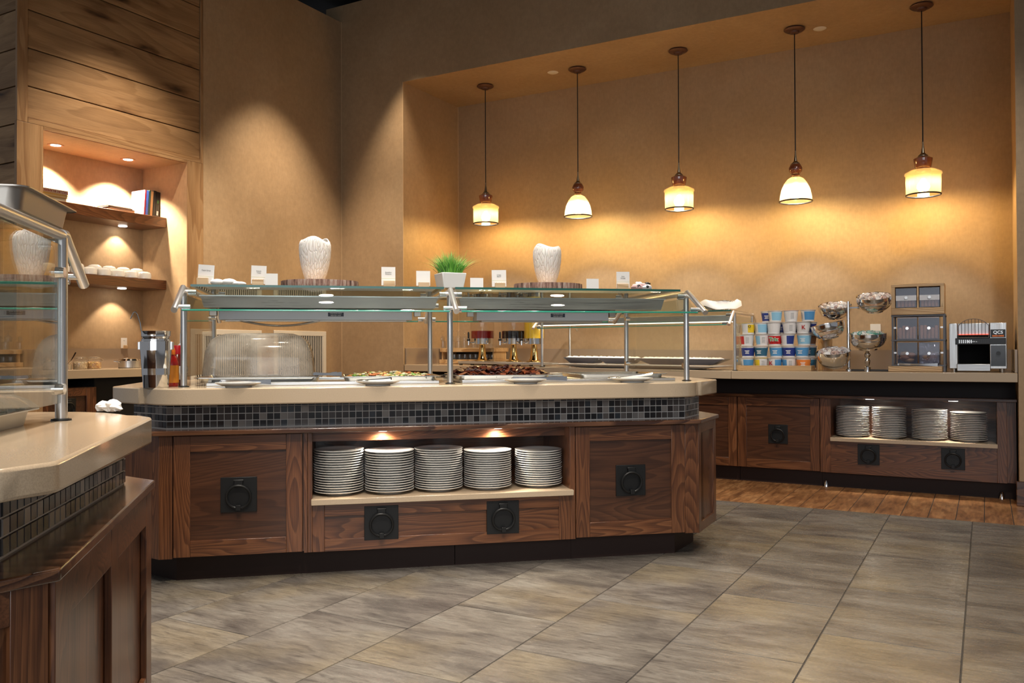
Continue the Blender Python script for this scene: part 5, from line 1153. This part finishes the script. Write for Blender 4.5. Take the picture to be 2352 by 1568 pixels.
for r_, row in enumerate(rows):
    for c_, (sl, ld_, st_, wd) in enumerate(row):
        x = xat(cxs[c_]+((-3, 2, 0, 3, 0)[(r_+c_) % 5] if r_ else 0), 800, Yc+.07)
        cup(T(x, Yc+.073+.002*((r_*3+c_) % 3), zrow[r_], (0, .12, -.1)[(r_+c_) % 3] if not wd else 0), '%s sleeved cereal cup, %s in the %s row of the pyramid' % (sl, pos[c_]+(' from left' if c_ in (1, 3) else ''), rown[r_]), CC[sl], ld_, wd, st_)
for k, (px, sl, st_, lab) in enumerate(((1781, 'sky', 1, 'blue and white cereal cup, left one in the top row of the pyramid'), (1817, 'white', 2, 'white cereal cup in the middle of the top row'), (1856, 'blue', 1, 'blue and white cereal cup, right one in the top row of the pyramid'))):
    x = xat(px, 730, Yc+.085); cup(T(x, Yc+.085, zrow[4]), lab, CC[sl], CL if k != 1 else PINK, None, st_)
for r_ in range(4):
    for c_ in ((0, 1, 2, 3, 4) if r_ == 3 else (4,)):
        x = xat(cxs[c_]+2, 800, Yc+.07)+.02; cup(T(x, Yc+.192, zrow[r_]), '%s cereal cup in the hidden back row, %s layer, %s column' % (('teal', 'teal', 'brown', 'navy')[r_], rown[r_], pos[c_]), CC[('teal', 'teal', 'brown', 'navy')[r_]], CL, None, 0)
cup(T(xat(1762, 740, Yc+.19)+.01, Yc+.185, zrow[4]), 'navy cereal cup at the back left of the top row', CC['navy'], CL, None, 0)
# ------------------------------------------------------------------ steel bowl stands
CR1 = [plain('packet_%d' % i, c, .5) for i, c in enumerate(((.78, .74, .72), (.62, .56, .54), (.80, .79, .78), (.55, .40, .36)))]
CR2 = [plain('tealpack_%d' % i, c, .5) for i, c in enumerate(((.80, .80, .76), (.10, .42, .36), (.74, .76, .72), (.35, .55, .50)))]
def sbowl(M, R, h, label, fill=None, seed=1, tilt=0, mats=None, name='steel_bowl', size=.012):
    t = thing(name, label, 'bowl', M, 'polished steel bowls of the condiment stands')
    MB(M).lathe([(0, 0), (R*.42, 0), (R*.50, .004), (R*.52, .014), (R*.68, h*.16), (R*.84, h*.34), (R*.92, h*.50), (R*.93, h*.54), (R*.955, h*.57), (R*.955, h*.63), (R*.975, h*.66), (R*.99, h*.85), (R, h), (R*1.01, h), (R*.97, h*.97), (R*.93, h*.6), (R*.6, .03), (0, .02)], (0, 0, 0), 40).part('bowl_body', CHROME, t, smooth=40)
    if fill:
        rnd = random.Random(seed); m = MB(M); cnt = []
        m.lathe([(0, h*.62), (R*.93, h*.80), (R*.7, h*.88), (0, h*.98)], (0, 0, 0), 16); cnt += [0]*len(m.f)
        for k in range(fill):
            a = rnd.uniform(0, 2*PI); q = math.sqrt(rnd.uniform(0, 1))*R*.84; z = h*.86+(1-(q/R)**2)*h*.16; f0 = len(m.f)
            Rm = Matrix.Rotation(rnd.uniform(-1, 1), 4, 'X') @ Matrix.Rotation(rnd.uniform(-1, 1), 4, 'Y')
            m.lathe([(0, 0), (size*.75, 0), (size, size*.8), (size*1.15, size*.85), (0, size*.9)], (q*math.cos(a), q*math.sin(a), z), 10, Rm); cnt += [rnd.randrange(len(mats))]*(len(m.f)-f0)
        o = m.part('portion_cups', mats[0], t, smooth=30, stuff=True)
        for t_ in mats[1:]: o.data.materials.append(t_)
        for p_, c_ in zip(o.data.polygons, cnt): p_.material_index = c_
    return t
Ys = 6.92; xp = xat(1949, 800, Ys); zb_ = bz(xp); MSt = T(xp, Ys, zb_)
bs = thing('bowl_stand', 'polished steel post stand carrying tilted bowls on the back counter', 'bowl stand', MSt)
zpt = atY(1949, 692, Ys).z-zb_
MB(MSt).lathe([(0, 0), (.022, 0), (.022, .012), (.016, .022), (.013, .024), (.0125, zpt), (0, zpt+.004)], (0, 0, 0), 20).part('post', CHROME, bs)
zarm = atY(1975, 706, Ys).z-zb_; xr = xat(2009, 700, Ys)-xp
MB(MSt).box(0, xr-.10, -.006, .006, zarm-.006, zarm+.006).part('arm', CHROME, bs, .001)
MB(MSt).cyl((xr-.12, 0, zarm), (xr-.085, 0, zarm), .011, seg=12).part('arm_grip', CHROME, bs)
MB(MSt).tube([(xr+.075*math.cos(a*PI/12), .075*math.sin(a*PI/12), zarm) for a in range(24)], .011, 8, True).part('holder_ring', SATIN, bs)
MB(MSt).box(.0, .30, -.012, .012, .0, .012).part('base_bar', BLACK, bs, .002)
bR = .128
def pz(px, py, Y): q = atY(px, py, Y); return q.x, q.z
TL_ = Matrix.Rotation(math.radians(17), 4, 'X')
x_, z_ = pz(2009, 716, Ys); sbowl(T(x_, Ys, z_) @ TL_, bR, .125, 'steel bowl of creamer cups held out on the arm, highest of the bowls', 70, 2, 0, CR1)
x_, z_ = pz(1917, 730, Ys+.06); sbowl(T(x_, Ys+.10, z_) @ TL_, bR*.98, .105, 'steel bowl of creamer cups at the top left of the post stand', 70, 3, 0, CR1)
x_, z_ = pz(1908, 778, Ys-.05); sbowl(T(x_, Ys-.05, z_) @ Matrix.Rotation(-.20, 4, 'Y') @ Matrix.Rotation(.10, 4, 'X'), bR*.98, .120, 'tilted empty-looking steel bowl in the middle of the post stand')
x_, z_ = pz(1916, 849, Ys-.06); sbowl(T(x_, Ys-.06, z_+.018) @ Matrix.Rotation(.22, 4, 'X'), bR*.98, .130, 'steel bowl of white creamer cups standing on the counter left of the post', 60, 4, 0, CR1, size=.019)
x2_ = xat(1992, 850, Ys-.02); MF = T(x2_, Ys-.02, zb_)
fs_ = thing('bowl_pedestal', 'turned steel pedestal holding a bowl of teal packets', 'bowl stand', MF)
zpd = atY(1992, 803, Ys-.02).z-zb_
MB(MF).lathe([(0, 0), (.024, 0), (.024, .03), (.014, .036), (.022, zpd*.40), (.024, zpd*.48), (.014, zpd*.62), (.024, zpd*.72), (.025, zpd*.80), (.010, zpd*.93), (.010, zpd), (0, zpd)], (0, 0, 0), 24).part('turned_column', CHROME, fs_)
sbowl(T(x2_+.008, Ys-.02, zb_+zpd-.004) @ Matrix.Rotation(.12, 4, 'X'), bR*1.03, .130, 'steel bowl of teal and white packets on the turned pedestal', 110, 6, 0, CR2, size=.013)
t = thing('outlet_cover', 'pale switch plate on the back wall above the bowl of teal packets', 'wall plate', T(xat(2010, 752, 7.57), YN, 1.3))
xo0, xo1 = xat(1999, 750, YN), xat(2023, 750, YN); MB().box(xo0, xo1, YN-.006, YN, atY(2010, 762, YN).z, atY(2010, 744, YN).z).part('plate', CREAM, t, .001)
# a wooden canister behind the bowls
xw = xat(1893, 800, 7.1); MB(T(xw, 7.15, zb_)).lathe([(0, 0), (.055, 0), (.055, .25), (.050, .25), (.050, .02)], (0, 0, 0), 28).top('wooden_canister', BAMB, 'plain wooden canister standing behind the lowest steel bowl', 'canister', M=T(xw, 7.15, zb_))
# ------------------------------------------------------------------ bread bins
Yb_ = 6.80
bx0, bx1 = xat(2040, 850, Yb_), xat(2164, 850, Yb_); zb1 = bz(-.5)
bb = MB().box(bx0, bx1, Yb_, Yb_+.10, zb1, atY(2100, 841, Yb_).z).top('bamboo_board', BAMBX, 'bamboo strip board in front of the bread bins', 'board', M=T((bx0+bx1)/2, Yb_+.05, zb1), bevel=.003)
Yf_ = 6.86; MET = plain('grey_metal', (.13, .125, .13), .4, .6)
fx0, fx1 = xat(2047, 800, Yf_), xat(2171, 800, Yf_); z1_ = atY(2110, 720, Yf_).z
rack = thing('bread_rack', 'dark metal rack holding four clear bread bins on the back counter', 'rack', T((fx0+fx1)/2, 7.0, zb1))
dpt = .26
for x in (fx0, fx1-.014):
    for y in (Yf_+.045, Yf_+dpt): MB().box(x, x+.014, y, y+.014, zb1, z1_).part('upright', MET, rack)
zs_ = [atY(2110, 840, Yf_).z-.004, atY(2110, 781, Yf_).z-.006, z1_-.018]
for z in zs_: MB().box(fx0-.003, fx1+.003, Yf_+.042, Yf_+dpt+.02, z, z+.012).part('shelf', MET, rack, .001)
for z in (zs_[0]+.10, zs_[1]+.10):
    for x in (fx0+.012, fx1-.032): MB().box(x, x+.02, Yf_+.05, Yf_+.06, z-.006, z+.006).part('latch', SATIN, rack)
LOAF = plain('toast_bread', (.50, .24, .12), .7); CRUST = plain('bagel', (.62, .36, .14), .6); SMOKE = clearglass('bin_acrylic', (.86, .86, .92), 1.5, .02, .03, (.4, .42, .6), 1.1); SCOOP = plain('white_handle', (.75, .77, .82), .4)
def bin_(x0, x1, y0, z0, z1, label, band=False, seed=1, kind='slices'):
    t = thing('bread_bin', label, 'bread bin', T((x0+x1)/2, y0+.1, z0), 'clear bread bins'); w = x1-x0
    MB().box(x0, x1, y0, y0+.004, z0, z1).part('front_door', SMOKE, t); 
    for x in (x0, x1-.003): MB().box(x, x+.003, y0+.004, y0+.2, z0, z1).part('side', SMOKE, t)
    MB().box(x0+.003, x1-.003, y0+.004, y0+.2, z0, z0+.003).part('bottom', SMOKE, t)
    MB().box(x0, x1, y0+.2, y0+.204, z0, z1).part('back', BLACK, t)
    if band: MB().box(x0, x1, y0-.004, y0, lerp(z0, z1, .35), lerp(z0, z1, .62)).part('handle_band', SCOOP, t, .001)
    MB().cyl(((x0+x1)/2, y0-.012, lerp(z0, z1, .5)), ((x0+x1)/2, y0, lerp(z0, z1, .5)), .011, seg=14).part('knob', SATIN if band else CHROME, t)
    rnd = random.Random(seed); top_ = .62
    if kind == 'slices':
        n = 5
        for k in range(n):
            xa_ = lerp(x0+.008, x1-.008, k/n); MB(Matrix.Translation((xa_, y0+.02, z0+.004))).box(0, w/n*.80, 0, .15, 0, (z1-z0)*rnd.uniform(.50, top_)).part('bread_slice', LOAF, t, .006)
    else:
        for k in range(8): MB().ball((rnd.uniform(x0+.04, x1-.04), y0+.04+rnd.uniform(0, .1), z0+.03+rnd.uniform(0, .06)), .036, .036, .022, 12, 8).part('bagel', CRUST if k % 2 else LOAF, t)
    return t
yb2 = Yf_+.048
def rngx(a, b): return xat(a, 780, yb2), xat(b, 780, yb2)
a, b = rngx(2061, 2107); c, d_ = rngx(2110, 2158)
zA0, zA1 = zs_[1]+.0125, zs_[1]+.0125+.165; zB0, zB1 = zs_[0]+.0125, zs_[0]+.0125+.165
bin_(a, b, yb2, zA0, zA1, 'clear bin of toast slices, upper left in the metal rack', seed=1); bin_(c, d_, yb2, zA0, zA1, 'clear bin of mixed bread, upper right in the metal rack', seed=2)
bin_(a, b, yb2, zB0, zB1, 'clear bin of brown rolls, lower left in the metal rack', seed=3, kind='bagels'); b4 = bin_(c, d_, yb2, zB0, zB1, 'clear bin with plastic-wrapped bread, lower right in the metal rack', seed=4, kind='bagels')
m = MB(); rb = random.Random(21); n = 12
for i in range(n+1):
    for j in range(n+1): m.v.append(Vector((lerp(c+.006, d_-.006, i/n), yb2+.012+rb.uniform(0, .012), lerp(zB0+.01, zB1-.006, j/n))))
for i in range(n):
    for j in range(n): m.f.append((i*(n+1)+j, (i+1)*(n+1)+j, (i+1)*(n+1)+j+1, i*(n+1)+j+1))
m.part('plastic_bag', FILM, b4, smooth=30)
# bamboo box on top of the rack with two bins
tx0_, tx1_ = xat(2047, 700, Yf_+.03), xat(2169, 700, Yf_+.03); zt1 = atY(2110, 651, Yf_+.03).z; zt0_ = z1_-.005
bt = thing('bamboo_box', 'bamboo box with two clear bread bins on top of the metal rack', 'bread box', T((tx0_+tx1_)/2, 7.0, zt0_))
y0_, y1_ = Yf_+.03, Yf_+.27; zc_ = atY(2110, 706, y0_).z
MB().box(tx0_, tx1_, y0_, y1_, zt0_, zc_).part('base_board', BAMBX, bt, .002); MB().box(tx0_, tx1_, y0_, y1_, zt1-.022, zt1).part('top_board', BAMBX, bt, .002)
xm_ = xat(2108, 680, y0_)
for x0_, x1_ in ((tx0_, tx0_+.026), (xm_-.006, xm_+.006), (tx1_-.026, tx1_)): MB().box(x0_, x1_, y0_+.001, y1_, zc_, zt1-.022).part('upright', BAMB, bt, .001)
MB().box(tx0_+.02, tx1_-.02, y1_-.01, y1_-.002, zc_, zt1-.022).part('back', BLACK, bt)
bin_(tx0_+.031, xm_-.010, y0_+.014, zc_+.003, zt1-.030, 'clear bin of sliced bread with white band, left in the bamboo box', True, 5); bin_(xm_+.010, tx1_-.031, y0_+.014, zc_+.003, zt1-.030, 'clear bin of sliced bread with white band, right in the bamboo box', True, 6)
tongs(T(xat(2108, 838, Yb_+.03), Yb_+.05, atY(2100, 841, Yb_).z+.001, .0), .26, 'steel tongs lying on the bamboo board before the bread bins')
# ------------------------------------------------------------------ conveyor toaster
Yt = 6.84; tx0, tx1 = xat(2180, 800, Yt), xat(2313, 800, Yt); zt_ = atY(2250, 741, Yt).z; zb2 = bz(0)
to = thing('conveyor_toaster', 'steel conveyor toaster with black front and wire rack at the right end', 'toaster', T((tx0+tx1)/2, 7.05, zb2))
W = tx1-tx0; Hh = zt_-zb2; wl_, wr_ = tx0+.055, tx1-.105
MB().box(tx0, wl_, Yt, 7.35, zb2+.022, zt_).part('side_housing', BRUSH, to, .004); MB().box(wr_, tx1, Yt, 7.35, zb2+.022, zt_).part('side_housing', BRUSH, to, .004)
MB().box(wl_, wr_, Yt+.03, 7.35, zb2+Hh*.72, zt_).part('top_housing', BRUSH, to, .004); MB().box(wl_, wr_, 7.20, 7.34, zb2+.03, zb2+Hh*.72).part('inner_back', DARK, to)
MB().box(wl_, wr_, Yt-.01, 7.2, zb2+.022, zb2+.03).part('chute_floor', SATIN, to)
MB().box(wl_-.006, wr_+.004, Yt-.035, Yt-.002, zb2+.006, zb2+.058).part('crumb_tray', steel('scratched_tray', (.5, .5, .5), .35, 'x'), to, .004)
MB().box(wl_-.015, tx1-.006, Yt-.016, Yt+.03, zb2+Hh*.56, zb2+Hh*.69).part('black_fascia', BLACK, to, .003)
MB().box(wl_, wr_, Yt-.004, Yt+.03, zb2+Hh*.69, zb2+Hh*.755).part('slot', DARK, to)
MB().box(wl_+.004, wr_-.004, Yt+.001, Yt+.02, zb2+Hh*.755, zb2+Hh*.772).part('hot_element', plain('element_red', (.6, .05, .04), .5, emit=(1, .10, .06), es=1.6), to)
for k in range(7): MB().box(wl_+.008+k*.0125, wl_+.014+k*.0125, Yt-.018, Yt-.0155, zb2+Hh*.585, zb2+Hh*.655).part('vent_slot', SATIN, to)
for k in range(7): MB().box(wr_-.014-k*.0125, wr_-.008-k*.0125, Yt-.018, Yt-.0155, zb2+Hh*.585, zb2+Hh*.655).part('vent_slot', plain('vent_dark', (.03, .03, .032), .4) if k == 0 else bpy.data.materials['vent_dark'], to)
star = [((.011 if i % 2 == 0 else .0045)*math.sin(i*PI/5), (.011 if i % 2 == 0 else .0045)*math.cos(i*PI/5)) for i in range(10)]
MB(Matrix.Translation(((wl_+wr_)/2-.035, Yt-.0155, zb2+Hh*.62)) @ Matrix.Rotation(PI/2, 4, 'X')).prism(star, 0, .0012).part('star_emblem', SATIN, to, smooth=0)
text('Holman', .016, SATIN, to, T((wl_+wr_)/2+.005, Yt-.0165, zb2+Hh*.62) @ Matrix.Rotation(PI/2, 4, 'X'))
MB().box(wr_+.006, tx1-.008, Yt-.006, Yt+.002, zb2+Hh*.70, zb2+Hh*.86).part('badge_plate', BLACK, to, .001)
text('QCS', .030, SATIN, to, T((wr_+tx1)/2-.001, Yt-.007, zb2+Hh*.80) @ Matrix.Rotation(PI/2, 4, 'X'), bold=.0006); 
MB().box(wr_+.016, tx1-.018, Yt-.0085, Yt-.0062, zb2+Hh*.715, zb2+Hh*.745).part('orange_badge', CAPR, to); text('350', .010, BLACK, to, T((wr_+tx1)/2-.001, Yt-.0092, zb2+Hh*.73) @ Matrix.Rotation(PI/2, 4, 'X'))
MB().box(wr_+.006, tx1-.008, Yt-.008, Yt+.002, zb2+Hh*.12, zb2+Hh*.54).part('control_panel', plain('panel_glass', (.05, .055, .065), .15), to, .001)
MB().cyl(((wr_+tx1)/2, Yt-.024, zb2+Hh*.38), ((wr_+tx1)/2, Yt-.007, zb2+Hh*.38), .014, seg=18).part('dial', BLACK, to)
for x in (tx0+.03, tx1-.03):
    for y in (Yt+.03, 7.3): MB().cyl((x, y, zb2), (x, y, zb2+.024), .012, .016, seg=12).part('foot', SATIN, to)
n = 9; zr_ = zb2+Hh*.70; aw = (wr_-wl_)-.01
arcz = lambda f: zb2+Hh*1.0+.028*math.sin(PI*f)-.02*(2*f-1)**4
MB().tube([(wl_+.005, Yt-.02, zr_)]+[(wl_+.005+aw*i/16, Yt-.02, arcz(i/16)) for i in range(17)]+[(wl_+.005+aw, Yt-.02, zr_)], .0022, 6).part('wire_frame', MET, to)
for k in range(1, n): MB().tube([(wl_+.005+aw*k/n, Yt-.02, zr_), (wl_+.005+aw*k/n, Yt-.02, arcz(k/n))], .0016, 6).part('wire', BLACK, to)
MB().tube([(wl_+.005, Yt-.02, zr_), (wl_+.005+aw, Yt-.02, zr_)], .0028, 6).part('wire_bar', CHROME, to)
